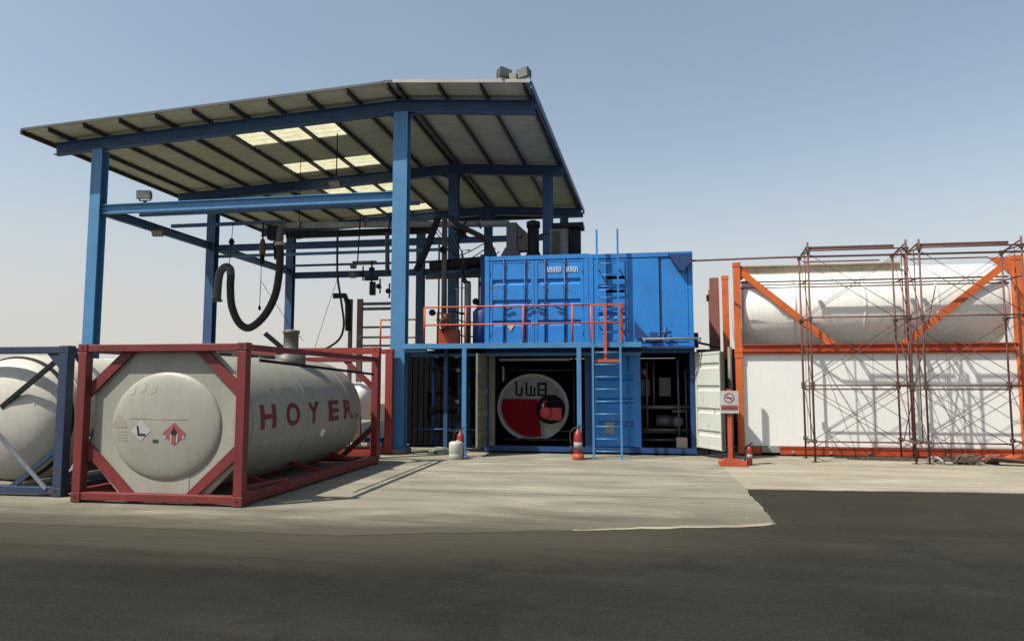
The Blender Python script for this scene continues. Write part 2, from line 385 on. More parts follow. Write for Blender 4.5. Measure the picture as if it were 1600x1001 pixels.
# purlins run front to back under the sheets
px = [XC-.12-1.13*i for i in range(0, 10)] + [XC+.12+i*1.13 for i in range(0, 4)]
for x in px + [RX0+.03]:
    x = min(x, RX1-.08); zc = zr(x)-.012-.06
    b = MB(); b.box(x-.035, x+.035, RY0+.01, RY1-.01, zc-.055, zc-.049); b.box(x-.004, x+.004, RY0+.01, RY1-.01, zc-.049, zc+.052); b.box(x-.035, x+.035, RY0+.01, RY1-.01, zc+.052, zc+.058)
    b.build('purlin', 'purlin_dark', can)
# roof sheets (ribbed), with openings for the translucent skylight sheets
SKX = (XC-.12-1.13*5+.02, XC-.12-1.13*2-.02)
SKY = [(19.40, 20.42), (22.42, 23.45), (25.72, 26.72), (29.05, 30.0)]
def sheet(x0, x1, y0, y1, m, name, rib=True):
    b = MB(); n = max(1, int(round((y1-y0)/.34))); ys = []
    for i in range(n):
        a = y0+(y1-y0)*i/n; d = (y1-y0)/n
        ys += [(a, 0), (a+d*.62, 0), (a+d*.72, .018), (a+d*.88, .018)]
    ys.append((y1, 0))
    vs = [[b.bm.verts.new((x, y, zr(x)+dz)) for y, dz in ys] for x in (x0, x1)]
    vt = [[b.bm.verts.new((x, y, zr(x)+dz+.003)) for y, dz in ys] for x in (x0, x1)]
    for k in range(len(ys)-1):
        b.bm.faces.new((vs[0][k], vs[1][k], vs[1][k+1], vs[0][k+1])); b.bm.faces.new((vt[0][k], vt[0][k+1], vt[1][k+1], vt[1][k]))
    return b.build(name, m, can, fix=False)
ycut = [RY0] + [v for s_ in SKY for v in s_] + [RY1]
sheet(RX0, SKX[0], RY0, RY1, 'roof_under', 'roof_sheet')
for i in range(0, len(ycut), 2): sheet(SKX[0], SKX[1], ycut[i], ycut[i+1], 'roof_under', 'roof_sheet')
sheet(SKX[1], XC, RY0, RY1, 'roof_under', 'roof_sheet'); sheet(XC, RX1, RY0, RY1, 'roof_under', 'roof_sheet')
for (a, b_) in SKY:
    for i in range(3):
        x0 = SKX[0]+(SKX[1]-SKX[0])*i/3+.015; x1 = SKX[0]+(SKX[1]-SKX[0])*(i+1)/3-.015
        sheet(x0, x1, a+.01, b_-.01, 'skylight', 'skylight')
# edge trims
b = MB(); b.bar((RX0, RY0-.02, zr(RX0)+.02), (XC, RY0-.02, zr(XC)+.02), .03, .07); b.build('front_flashing', 'lamp_body', can)
b = MB(); b.bar((XC+.02, RY0-.02, zr(XC)+.03), (RX1, RY0-.02, zr(RX1)+.03), .03, .09); b.build('front_flashing', 'roof_trim', can)
b = MB(); b.box(XC-.25, XC+.2, RY0-.03, RY1, zr(XC)+.045, zr(XC)+.06); b.build('ridge_cap', 'purlin_dark', can)
b = MB(); b.bar((RX1+.02, RY0, zr(RX1)-.06), (RX1+.02, RY1, zr(RX1)-.06), .05, .20); b.build('edge_trim', 'beam_shade_blue', can)
b = MB(); b.bar((RX0-.03, RY0, zr(RX0)-.04), (RX0-.03, RY1, zr(RX0)-.04), .05, .12); b.build('edge_trim', 'purlin_dark', can)
b = MB(); b.box(-7.6, RX1-.02, RY1-.12, RY1-.02, zr(RX1)-.32, zr(RX1)-.10); b.build('edge_trim', 'purlin_dark', can)
# service level: beams at seven metres
ibeam((XL+.1, Y1, 6.92), (XC-.2, Y1, 6.92), .27, .16, 'service_beam', 'steel_blue')
ibeam((XL, Y1+.16, 6.93), (XL, Y3-.16, 6.93), .26, .16, 'service_beam', 'beam_shade_blue')
for (y, z, h, x1) in ((19.85, 7.16, .10, XC), (21.43, 7.15, .11, -11.2)):
    b = MB(); b.bar((XL+.09, y, z), (x1, y, z), .10, h); b.build('service_beam', 'beam_shade_blue', can)
ibeam((XL+.1, Y2, 6.86), (XC-.1, Y2, 6.86), .24, .14, 'service_beam', 'beam_shade_blue')
b = MB(); b.bar((XL+.1, Y2+.25, 6.60), (XC-.1, Y2+.25, 6.60), .10, .10); b.build('service_beam', 'steel_blue', can)
ibeam((XL+.1, Y3, 6.76), (XR-.1, Y3, 6.76), .28, .16, 'service_beam', 'beam_shade_blue')
b = MB(); b.bar((XL+.1, 29.2, 7.05), (XC, 29.2, 7.05), .09, .09); b.build('service_beam', 'beam_shade_blue', can)
ibeam((XC+.15, Y2, 6.86), (XR-.1, Y2, 6.86), .2, .14, 'service_beam', 'beam_shade_blue')

# the right eave runs slightly outward towards the back
for ch_ in can.children:
    if ch_.name.split('.')[0] in ('roof_sheet', 'purlin', 'edge_trim', 'rafter'):
        for v in ch_.data.vertices:
            if v.co.x > .3: v.co.x += .46*(v.co.y+Y1-RY0)/(RY1-RY0)*min(1, v.co.x/3.6)
# concrete blocks under the centre post and beside it
for (x, lab, m, sz) in ((XC, 'tan concrete block under the foot of the centre canopy post', 'block_concrete', .28), (-6.62, 'greenish concrete block left of the block under the centre post', 'pale_grey', .2)):
    b = MB(); b.box(x-sz, x+sz, Y1-.36, Y1+.3, .012, .128 if x == XC else .30)
    tag(b.build('concrete_block', m, bevel=.015), lab, 'block')
b = MB(); b.box(-6.98, -6.48, Y1-.15, Y1+.2, .302, .42); tag(b.build('timber_block', 'deep_blue', bevel=.01), 'blue block lying on the greenish concrete block', 'block')

# ---------------------------------------------------------------- floodlights
def floodlight(loc, label, tilt, wd=.42, group='floodlights on the canopy', hang=False):
    t = thing('floodlight', label, 'lamp', loc, group); x, y, z = loc; s = -1 if hang else 1
    b = MB(); b.tube([(x, y, z), (x, y, z+s*.06)], .05, 8)
    for k in (-1, 1): b.bar((x+k*wd*.42, y, z+s*.06), (x+k*wd*.42, y, z+s*.24), .02, .04)
    b.bar((x-wd*.42, y, z+s*.06), (x+wd*.42, y, z+s*.06), .04, .02); b.build('bracket', 'lamp_body', t)
    c = Vector((x, y, z+s*.22)); b = MB()
    pr_ = [(-wd/2, -.15), (wd/2, -.15), (wd/2*.8, .15), (-wd/2*.8, .15)]
    A = [(c.x+a*1.0, c.y-.10, c.z+b_) for a, b_ in ((-wd/2, -.13), (wd/2, -.13), (wd/2, .13), (-wd/2, .13))]
    B = [(c.x+a*.7, c.y+.14, c.z+b_*.6) for a, b_ in ((-wd/2, -.13), (wd/2, -.13), (wd/2, .13), (-wd/2, .13))]
    va = [b.bm.verts.new(p) for p in A]; vb = [b.bm.verts.new(p) for p in B]
    b.bm.faces.new(va); b.bm.faces.new(vb[::-1])
    for i in range(4): b.bm.faces.new((va[i], vb[i], vb[(i+1) % 4], va[(i+1) % 4]))
    M_ = Matrix.Translation(c) @ Matrix.Rotation(tilt[0], 4, 'Z') @ Matrix.Rotation(tilt[1], 4, 'X') @ Matrix.Translation(-c)
    bmesh.ops.transform(b.bm, matrix=M_, verts=b.bm.verts); h = b.build('housing', 'lamp_body', t, .008)
    b = MB(); b.box(c.x-wd*.44, c.x+wd*.44, c.y-.112, c.y-.104, c.z-.105, c.z+.105)
    bmesh.ops.transform(b.bm, matrix=M_, verts=b.bm.verts); b.build('glass', 'lamp_glass', h)
    return t
floodlight((-13.87, Y1, 7.07), 'floodlight standing on the front service beam near the left post', (.25, .1))
floodlight((-15.05, 20.4, 6.95), 'dark floodlight hanging under the left side beam', (.2, .7), .36, hang=True)
floodlight((-3.12, 17.36, zr(-3.1)+.05), 'floodlight on the front right roof corner, left of the small white box', (.9, .1), .40)
floodlight((-2.58, 17.36, zr(-2.6)+.05), 'rightmost floodlight on the front right roof corner', (-.5, .1), .36)
floodlight((-8.75, 19.9, 8.1), 'pale floodlight under the roof left of the centre post', (-.2, .5), .42, hang=True)
b = MB(); b.tube([(-8.75, 19.9, 8.1), (-8.75, 19.9, 9.45)], .02, 6); tag(b.build('hanging_rod', 'dark_steel'), 'thin rod holding the pale floodlight under the roof', 'rod')
b = MB(); b.box(-2.98, -2.78, 17.3, 17.5, zr(-2.9)+.055, zr(-2.9)+.27); tag(b.build('junction_box', 'pale_grey', bevel=.01), 'small pale box between the two lamps on the roof corner', 'box')

# ---------------------------------------------------------------- tank containers (front row)
def tube_bend(mb, cx, cz, rx, rz, off):
    # wrap text lying in x (along tank) / y (height) onto the right flank of the tank
    for v in mb.bm.verts:
        yy, hh = v.co.x, v.co.y; th = hh/rz
        v.co = Vector((cx+(rx+off)*math.cos(th), yy, cz+(rz+off)*math.sin(th)))
def slice_h(mb, lo, hi, n):
    for i in range(1, n):
        h = lo+(hi-lo)*i/n
        geom = list(mb.bm.verts)+list(mb.bm.edges)+list(mb.bm.faces)
        bmesh.ops.bisect_plane(mb.bm, geom=geom, plane_co=(0, h, 0), plane_no=(0, 1, 0))
def frame_post(x0, x1, y0, y1, z0, z1, m, t):
    b = MB(); b.box(x0, x1, y0, y1, z0+.15, z1-.12); o = b.build('corner_post', m, t, .012)
    for (a, c) in ((z0, z0+.15), (z1-.12, z1)):
        b = MB(); e = .006; b.box(x0-e, x1+e, y0-e, y1+e, a, c); q = b.build('corner_casting', m, o, .01)
        b = MB(); mx = (x0+x1)/2; b.lathe((mx, y0-e-.0025, (a+c)/2), 'y', [(0, .030), (.002, .030)], 12, .7); b.build('slot', 'black_print', o)
    return o
def end_frame(t, X0, X1, y, dy, H, m, pw=.15):
    for (x0, x1) in ((X0, X0+pw), (X1-pw, X1)): frame_post(x0, x1, y, y+dy, .02, H, m, t)
    b = MB(); b.box(X0+pw, X1-pw, y+.01, y+dy-.01, H-.13, H-.012); b.build('top_rail', m, t, .01)
    b = MB(); b.box(X0+pw, X1-pw, y+.01, y+dy-.01, .05, .17); b.build('bottom_rail', m, t, .01)

# red frame, cream tank
X0, X1, YF, YB, H = -8.60, -5.73, 9.89, 15.72, 2.47
red = thing('tank_container', 'cream tank in a red frame with red lettering along its side', 'tank container', ((X0+X1)/2, YF, 0))
end_frame(red, X0, X1, YF, .15, H, 'red_frame'); end_frame(red, X0, X1, YB-.15, .15, H, 'red_frame')
for x in (X0, X1-.13):
    b = MB(); b.box(x, x+.13, YF+.16, YB-.16, .05, .21); b.build('side_rail', 'red_frame', red, .01)
    b = MB(); b.box(x+.02, x+.09, YF+.16, YB-.16, H-.115, H-.02); b.build('side_rail', 'red_frame', red, .01)
cx, cz, rx, rz = (X0+X1)/2+.01, 1.22, 1.17, 1.11
def braces(t, X0, X1, y, H, m, k=.62, w_=.13, dep=.05, top=True):
    for sx, x in ((1, X0+.13), (-1, X1-.13)):
        for sz, z in ((1, .15), (-1, H-.11)):
            if sz == -1 and not top: continue
            q = .60 if sz == 1 else .53
            b = MB(); b.prism([(x, z+sz*q*1.0), (x+sx*q*1.12, z), (x+sx*(q*1.12+w_*1.2), z), (x, z+sz*(q+w_*1.3))], y, y+dep)
            b.build('corner_brace', m, t)
braces(red, X0, X1, YF+.10, H, 'red_frame', w_=.17); braces(red, X0, X1, YB-.12, H, 'red_frame')
b = MB(); L = YB-YF-.55
prof = [(.20, rz*.985), (.22, rz), (L+.05, rz), (L+.25, rz*.93), (L+.38, rz*.72), (L+.43, rz*.4), (L+.45, 0)]
b.lathe((cx, YF, cz), 'y', [(.20, rz*.5)]+prof, 72, rx/rz); tank = b.build('tank', 'tank_cream', red)
# octagonal end cladding and dished head
b = MB(); e = .50
ox0, ox1, oz0, oz1 = X0+.20, X1-.17, .13, 2.40
b.prism([(ox0+e, oz0), (ox1-e, oz0), (ox1, oz0+e), (ox1, oz1-e), (ox1-e, oz1), (ox0+e, oz1), (ox0, oz1-e), (ox0, oz0+e)], YF+.165, YF+.215)
endp = b.build('end_cladding', 'tank_end', red, .012)
b = MB(); b.box(cx-.72, cx+.45, YF+.157, YF+.166, .16, .42); b.build('lower_panel', 'tank_end', endp)
b = MB(); prof = [(0, 0)] + [(.125*(1-math.cos(a*math.pi/2/12)), .84*math.sin(a*math.pi/2/12)) for a in range(1, 13)]
b.lathe((cx+.03, YF+.045, 1.19), 'y', prof[:], 72, 1.12); dome = b.build('dished_head', 'tank_end', red)
def dome_y(x, z):
    r_ = min(1, math.hypot((x-cx-.03)/1.12, z-1.19)/.84); return YF+.045+.125*(1-math.cos(math.asin(r_)))
def on_dome(mb, off=.004):
    for v in mb.bm.verts: v.co.y = dome_y(v.co.x, v.co.z) - off
def card(poly, off, name, m, par, n=6):
    b = MB(); b.bm.faces.new([b.bm.verts.new((x, 0, z)) for x, z in poly])
    for i in range(1, n):
        for (no, arr) in (((1, 0, 0), [p[0] for p in poly]), ((0, 0, 1), [p[1] for p in poly])):
            h = min(arr)+(max(arr)-min(arr))*i/n; geom = list(b.bm.verts)+list(b.bm.edges)+list(b.bm.faces)
            bmesh.ops.bisect_plane(b.bm, geom=geom, plane_co=(no[0]*h, 0, no[2]*h), plane_no=no)
    on_dome(b, off)
    if b.bm.faces and sum(f.normal.y for f in b.bm.faces) > 0: bmesh.ops.reverse_faces(b.bm, faces=b.bm.faces)
    return b.build(name, m, par, fix=False)
def diamond(x, z, r_, rx_=None): rx_ = rx_ or r_; return [(x-rx_, z), (x, z-r_), (x+rx_, z), (x, z+r_)]
d1 = card(diamond(-7.485, 1.125, .165, .175), .004, 'hazard_placard', 'white_decal', dome)
card([(-7.56, 1.20), (-7.53, 1.20), (-7.50, 1.06), (-7.53, 1.05)], .008, 'symbol', 'black_print', d1, 2)
card([(-7.55, 1.075), (-7.53, 1.045), (-7.40, 1.045), (-7.40, 1.075)], .0083, 'symbol', 'black_print', d1, 2)
d2 = card(diamond(-6.91, 1.08, .175, .20), .004, 'hazard_placard', 'pink_red', dome); d2['label'] = 'red and white striped diamond placard'
for i in range(-3, 4):
    xx = -6.91+i*.05; hh = (.20-abs(i*.05))*.85*.8
    if hh > .03 and i % 2: card([(xx-.011, 1.04-hh*.9), (xx+.011, 1.04-hh*.9), (xx+.011, 1.04+hh*.45), (xx-.011, 1.04+hh*.45)], .008, 'stripe', 'white_decal', d2, 3)
card([(-6.965, 1.07), (-6.86, 1.07), (-6.87, 1.12), (-6.90, 1.15), (-6.915, 1.20), (-6.93, 1.14), (-6.955, 1.12)], .010, 'symbol', 'black_print', d2, 2)
card([(-7.27, .94), (-7.17, .94), (-7.17, .99), (-7.27, .99)], .004, 'small_label', 'green_print', dome, 2)
card([(-7.68, 1.305), (-6.72, 1.29), (-6.72, 1.315), (-7.68, 1.33)], .004, 'placard_holder', 'faint_grey', dome, 12)
card([(-8.06, 1.16), (-7.73, 1.16), (-7.86, 1.36), (-7.94, 1.36)], .004, 'worn_triangle', 'stain_brown', dome, 4)
for k in range(3):   # ghost lettering worn away above the placards
    x = -7.74+k*.19; z = 1.66+.05*math.sin(k*1.3)
    card([(x, z), (x+.09, z+.02), (x+.10, z+.13), (x+.01, z+.12)], .004, 'worn_mark', 'faint_grey', dome, 2)
for k in range(4): card([(-7.95, 1.10-.045*k), (-7.72, 1.10-.045*k), (-7.72, 1.112-.045*k), (-7.95, 1.112-.045*k)], .004, 'worn_mark', 'faint_grey', dome, 3)
# lettering on the flank, one mesh a word, letters widely spaced
LET = [('H', 10.84, .52), ('O', 11.72, .52), ('Y', 12.56, .52), ('E', 13.50, .50), ('R', 14.26, .54)]
for ch, y0, wd in LET:
    tm = text_bm(ch, .56); xs = [v.co.x for v in tm.bm.verts]; ys = [v.co.y for v in tm.bm.verts]
    for v in tm.bm.verts:
        v.co.x = y0+(v.co.x-min(xs))/(max(xs)-min(xs))*wd; v.co.y = -.13+(v.co.y-min(ys))/(max(ys)-min(ys))*.41; v.co.z = 0
    slice_h(tm, -.13, .28, 6); tube_bend(tm, cx, cz, rx, rz, .006); tm.build('letter', 'red_letter', tank, fix=False)
wb = MB()
for (ya, yb, za, zb) in ((14.90, 14.945, -.13, -.03), (14.98, 15.025, -.13, -.03), (14.945, 14.98, -.13, -.10)):
    vs = [wb.bm.verts.new((cx+(rx+.006)*math.cos(z/rz), y, cz+(rz+.006)*math.sin(z/rz))) for y, z in ((ya, za), (yb, za), (yb, zb), (ya, zb))]; wb.bm.faces.new(vs)
wb.build('small_mark', 'red_letter', tank, fix=False)
# patches and small plates on the flank
def flank(par, y0, y1, h0, h1, m, name, cx=cx, cz=cz, rx=rx, rz=rz, off=.006):
    b = MB(); n = max(2, int(abs(h1-h0)/.08)); A = []
    for i in range(n+1):
        th = (h0+(h1-h0)*i/n)/rz
        A.append([b.bm.verts.new((cx+(rx+off)*math.cos(th), y, cz+(rz+off)*math.sin(th))) for y in (y0, y1)])
    for p, q in zip(A, A[1:]): b.bm.faces.new((p[0], p[1], q[1], q[0]))
    return b.build(name, m, par, fix=False)
flank(tank, 10.98, 11.22, -.42, -.28, 'faint_grey', 'data_plate'); flank(tank, 13.25, 13.42, -.42, -.28, 'tank_white', 'data_plate')
flank(tank, 14.22, 14.27, -.5, -.2, 'faint_grey', 'patch'); flank(tank, 15.0, 15.2, -.3, -.2, 'faint_grey', 'patch')
for y in (10.6, 12.6, 14.6):   # cladding bands
    b = MB(); b.lathe((cx, y, cz), 'y', [(-.025, rz+.0035), (-.024, rz+.007), (.024, rz+.007), (.025, rz+.0035)], 72, rx/rz); b.build('cladding_band', 'tank_cream', tank)
# top gear: walkway, manhole, valve, handles
b = MB(); b.box(cx-.75, cx-.25, YF+.3, YB-.3, H-.06, H-.03)
for i in range(6): b.box(cx-.74, cx-.26, YF+.5+i*.95, YF+.54+i*.95, H-.20, H-.06)
b.build('walkway', 'pale_grey', red)
b = MB(); b.lathe((-6.84, 13.5, 2.12), 'z', [(0, .30), (.30, .30), (.31, .15), (.73, .15), (.74, .17), (.80, .17), (.83, 0)], 20); b.build('manhole', 'grey_steel', red)
b = MB(); b.bar((-7.36, 13.4, 2.86), (-7.02, 13.5, 2.56), .10, .09); b.tube([(-7.1, 13.5, 2.25), (-7.1, 13.5, 2.62)], .05, 8); b.build('valve_lever', 'dark_steel', red)
b = MB(); b.bar((-5.9, 10.6, 2.22), (-5.78, YB-.3, 2.05), .03, .05); b.build('hose_tube', 'dark_steel', red)
for sx in (X0+.12, X1-.12):
    b = MB(); 
    for yy in (YF+1.1, YF+2.9, YF+4.7): b.bar((sx, yy, .2), (cx+(.62 if sx > cx else -.62), yy, .36), .10, .08)
    b.build('saddle', 'red_frame', red)
b = MB(); b.bar((X1-.16, YF+.3, .26), (X1-.05, YF+1.5, .24), .05, .05); b.box(cx-.05, cx+.05, YF+.2, YB-.2, .03, .10); b.build('under_beam', 'red_frame', red)

# navy frame, white tank at far left
BX1, BX0, BYF, BYB, BH = -9.13, -12.0, 10.28, 16.1, 2.47
nav = thing('tank_container', 'white tank in a dark blue frame with crossed end straps, cut by the left edge', 'tank container', ((BX0+BX1)/2, BYF, 0))
end_frame(nav, BX0, BX1, BYF, .16, BH, 'navy_frame', .17); end_frame(nav, BX0, BX1, BYB-.16, .16, BH, 'navy_frame', .17)
for x in (BX0, BX1-.13):
    b = MB(); b.box(x, x+.13, BYF+.17, BYB-.17, .05, .2); b.build('side_rail', 'navy_frame', nav, .01)
bcx = (BX0+BX1)/2; bcz = 1.24
b = MB(); prof = [(.08, 0), (.10, .35), (.17, .68), (.30, .92), (.48, 1.05), (.75, 1.10), (5.0, 1.10), (5.3, 1.0), (5.45, .7), (5.5, 0)]
b.lathe((bcx, BYF, bcz), 'y', prof, 72, 1.08); ntank = b.build('tank', 'tank_ivory', nav)
b = MB(); b.lathe((bcx, BYF, bcz), 'y', [(.465, 1.046), (.46, 1.06), (.52, 1.08), (.525, 1.066)], 72, 1.08); b.build('weld_ring', 'dark_steel', ntank)
b = MB(); b.lathe((bcx, BYF+1.3, bcz), 'y', [(0, 1.103), (.01, 1.115), (.14, 1.115), (.15, 1.103)], 72, 1.08); b.build('strap', 'pale_strap', ntank)
for yb in (.72, 2.6, 4.2): b = MB(); b.lathe((bcx, BYF+yb, bcz), 'y', [(-.02, 1.101), (-.018, 1.108), (.018, 1.108), (.02, 1.101)], 72, 1.08); b.build('weld_ring', 'tank_ivory', ntank)
b = MB(); b.bar((BX1-.12, BYF+.10, 2.36), (BX1-1.30, BYF+.10, 1.45), .04, .08); b.build('end_brace', 'dark_steel', nav)
b = MB(); b.bar((BX1-.12, BYF+.06, .82), (BX1-1.0, BYF+.06, .12), .04, .09); b.build('end_brace', 'navy_frame', nav)
b = MB(); b.bar((BX1-1.5, BYF+.01, 1.25), (BX1-.28, BYF+.01, .14), .03, .06); b.build('end_brace', 'pale_strap', nav)
b = MB(); b.bar((BX0+.12, BYF+.10, 2.36), (BX0+1.30, BYF+.10, 1.45), .04, .08); b.bar((BX0+.12, BYF+.06, .82), (BX0+1.0, BYF+.06, .12), .04, .09); b.build('end_brace', 'navy_frame', nav)
b = MB(); b.prism([(BX1-.17, 2.34), (BX1-.42, 2.34), (BX1-.17, 2.08)], BYF+.03, BYF+.06); b.build('gusset', 'navy_frame', nav)
for (a, c) in (((BX1-.06, BYF+.2, 2.38), (BX1-.06, BYF+1.9, .25)), ((BX1-.06, BYF+.2, .3), (BX1-.06, BYF+1.7, 2.36))):
    b = MB(); b.bar(a, c, .05, .05); b.build('side_brace', 'navy_frame', nav)
b = MB(); b.box(BX1-.11, BX1-.05, BYF+.17, BYB-.17, BH-.10, BH-.03); b.build('side_rail', 'navy_frame', nav)
def ndec(x, z, r_, m, nm, off=.012):
    rr = math.hypot((x-bcx)/1.08, z-bcz); yy = BYF + .08 + max(0, rr*rr*.30)
    b = MB(); b.prism(diamond(x, z, r_), yy-off, yy-off+.004); return b.build(nm, m, ntank)
dd = ndec(-9.98, 1.50, .12, 'white_decal', 'hazard_placard', .02); 
b = MB(); b.prism([(-10.02, 1.46), (-9.94, 1.46), (-9.94, 1.48), (-9.99, 1.49), (-9.99, 1.56), (-10.02, 1.56)], BYF+.20, BYF+.21); b.build('symbol', 'black_print', dd)

# rear red frame container behind the front one, standing sideways under the canopy
rx0, rx1, ry0, ry1, rH = -12.3, -6.14, 17.0, 17.05, 2.74
rear = thing('tank_container', 'white tank in a bright red frame standing crosswise behind the lettered tank', 'tank container', (-9, 17.4, 0))
RYF = 16.75
for (x0, x1) in ((rx0, rx0+.16), (rx1-.20, rx1)):
    for y in (RYF, RYF+1.0): frame_post(x0, x1, y, y+.16, .02, rH, 'rear_red', rear)
for y in (RYF, RYF+1.0):
    b = MB(); b.box(rx0+.17, rx1-.21, y+.01, y+.14, rH-.13, rH-.01); b.build('top_rail', 'rear_red', rear)
    b = MB(); b.box(rx0+.17, rx1-.21, y+.01, y+.14, .05, .2); b.build('bottom_rail', 'rear_red', rear)
b = MB(); b.lathe((rx0+.3, RYF+.64, 1.45), 'x', [(0, 0), (.05, .3), (.2, .42), (5.2, .42), (5.4, .3), (5.45, 0)], 40, 1.0); b.build('tank', 'tank_white', rear)

# ---------------------------------------------------------------- blue containers
CX0, CXM, CX1, CY = -3.87, -1.07, 1.62, 18.66
def shell(t, x0, x1, y0, y1, z0, z1, m, inner=None):
    """corrugated side walls, roof, floor and back of an ISO box, without its front"""
    for nm, xa, s in (('side_wall', x0, 1), ('side_wall', x1, -1)):
        b = MB(); n = int((y1-y0-.2)/.14); pts = []
        for i in range(n): 
            a = y0+.1+i*.14; pts += [(a, 0), (a+.035, .03), (a+.07, .03), (a+.105, 0)]
        pts.append((y1-.1, 0)); lo = [b.bm.verts.new((xa+s*(.02+d), y, z0+.13)) for y, d in pts]; hi = [b.bm.verts.new((xa+s*(.02+d), y, z1-.09)) for y, d in pts]
        for i in range(len(pts)-1): b.bm.faces.new((lo[i], lo[i+1], hi[i+1], hi[i]))
        b.build(nm, m, t, fix=False)
        b = MB(); b.box(xa, xa+s*.08, y0+.15, y1-.15, z0+.02, z0+.13); b.box(xa, xa+s*.08, y0+.15, y1-.15, z1-.09, z1-.01); b.build('side_rail', m, t)
    b = MB(); b.box(x0+.03, x1-.03, y0+.1, y1-.05, z1-.05, z1-.02); b.build('roof', m, t)
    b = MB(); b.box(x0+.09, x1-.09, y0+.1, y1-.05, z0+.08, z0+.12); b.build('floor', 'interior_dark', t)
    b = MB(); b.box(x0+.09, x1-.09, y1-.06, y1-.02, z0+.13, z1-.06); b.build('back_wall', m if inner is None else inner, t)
    for xa, xb in ((x0, x0+.12), (x1-.12, x1)):
        for ya in (y0, y1-.12):
            b = MB(); b.box(xa, xb, ya, ya+.12, z0+.12, z1-.12); b.box(xa-.004, xb+.004, ya-.004, ya+.124, z0, z0+.12); b.box(xa-.004, xb+.004, ya-.004, ya+.124, z1-.12, z1); b.build('corner_post', m, t)
    b = MB(); b.box(x0+.125, x1-.125, y0+.005, y0+.1, z1-.12, z1-.004); b.build('header', m, t)
    b = MB(); b.box(x0+.125, x1-.125, y0+.005, y0+.1, z0+.004, z0+.14); b.build('sill', m, t)
def door_leaf(par, x0, x1, y, z0, z1, m, name='door', n=3, d=.055, flip=False):
    """door panel with horizontal pressed corrugations; front face towards -y"""
    b = MB(); H_ = z1-z0; prof = [(z0, 0)]
    for k in range(n):
        zc = z0+H_*(k+1)/(n+1); prof += [(zc-.10, 0), (zc-.04, d), (zc+.02, d), (zc+.055, 0)]
    prof.append((z1, 0)); e = .08
    A = [b.bm.verts.new((x0+e, y+dd_, z)) for z, dd_ in prof]; B = [b.bm.verts.new((x1-e, y+dd_, z)) for z, dd_ in prof]
    for i in range(len(prof)-1): b.bm.faces.new((A[i], B[i], B[i+1], A[i+1]))
    b.box(x0, x0+e, y-.012, y+.035, z0, z1); b.box(x1-e, x1, y-.012, y+.035, z0, z1)
    b.box(x0+e, x1-e, y-.010, y+.03, z0-.0, z0+.05); b.box(x0+e, x1-e, y-.010, y+.03, z1-.05, z1)
    return b.build(name, m, par, fix=False)
# upper left: doors with lock rods
ul = thing('blue_container', 'upper left bright blue container showing closed ribbed double doors', 'container', ((CX0+CXM)/2, CY, 2.75), 'blue containers stacked two by two')
shell(ul, CX0, CXM, CY, CY+6.06, 2.755, 5.28, 'container_blue')
mid = -2.52
for (a, c) in ((CX0+.125, mid-.006), (mid+.006, CXM-.13)):
    dl = door_leaf(ul, a, c, CY+.03, 2.92, 5.14, 'container_blue')
    for f in (.33, .80) if a < mid-.5 else (.22, .62):
        xx = a+(c-a)*f; b = MB(); b.tube([(xx, CY+.0, 2.84), (xx, CY+.0, 5.2)], .022, 8)
        for zz in (2.98, 3.6, 4.4, 5.05): b.box(xx-.04, xx+.04, CY-.018, CY+.018, zz-.03, zz+.03)
        b.build('lock_rod', 'deep_blue', dl)
        b = MB(); b.bar((xx, CY-.03, 3.78), (xx+(.24 if a < mid-.5 else -.24), CY-.03, 3.86), .03, .035); b.build('handle', 'dark_steel', dl)
    b = MB()
    for zz in (3.15, 3.9, 4.8): b.box(a-.06 if a < mid-.5 else c-.03, a+.03 if a < mid-.5 else c+.06, CY+.002, CY+.014, zz-.05, zz+.05)
    b.build('hinge', 'deep_blue', dl)
b = MB(); x = -2.16     # worn pale identification number, too faint to read
for i in range(9):
    if i != 4:
        for (p, q, r_, s_) in ([(0, .02, 0, .15), (.055, .075, 0, .15), (0, .075, (i*37 % 3)*.055, (i*37 % 3)*.055+.022)]): b.box(x+p, x+q, CY+.012, CY+.017, 4.80+r_, 4.80+s_)
    x += .092
b.build('worn_number', 'pale_decal', ul)
b = MB(); b.prism([(-3.27, 3.42), (-3.05, 3.42), (-3.16, 3.24)], CY+.010, CY+.016); b.build('worn_sticker', 'tan_plate', ul)
# upper right: plate front
ur = thing('blue_container', 'upper right bright blue container with flat plate front and a ladder up it', 'container', ((CXM+CX1)/2, CY, 2.75), 'blue containers stacked two by two')
shell(ur, CXM+.01, CX1, CY, CY+6.06, 2.755, 5.26, 'container_blue')
for (a, c, nm) in ((-.93, -.02, 'ribbed_panel'), ):
    door_leaf(ur, a, c, CY+.03, 2.92, 5.12, 'container_blue', nm, 2)
b = MB(); b.box(-.015, .76, CY+.02, CY+.05, 2.92, 5.12); b.build('front_panel', 'container_blue', ur)
b = MB(); b.box(.83, 1.49, CY+.035, CY+.06, 2.92, 5.12); b.build('front_panel', 'container_blue', ur)
b = MB(); b.box(.765, .825, CY+.05, CY+.07, 2.92, 5.12); b.build('panel_gap', 'deep_blue', ur)
b = MB(); b.box(-.6, -.58, CY-.005, CY+.02, 2.95, 5.1); b.box(-.12, -.10, CY-.005, CY+.02, 2.95, 5.1); b.build('lock_rod', 'deep_blue', ur)
b = MB(); b.box(-.62, -.10, CY+.03, CY+.052, 4.22, 4.30); b.box(-.62, -.10, CY+.03, CY+.052, 4.58, 4.66); b.build('vent_slot', 'deep_blue', ur)
b = MB(); b.prism([(.12, 3.0), (.12, 3.45), (.5, 3.0)], CY-.06, CY-.03); b.box(.5, .7, CY-.2, CY-.02, 2.92, 3.15); b.build('valve_guard', 'deep_blue', ur)
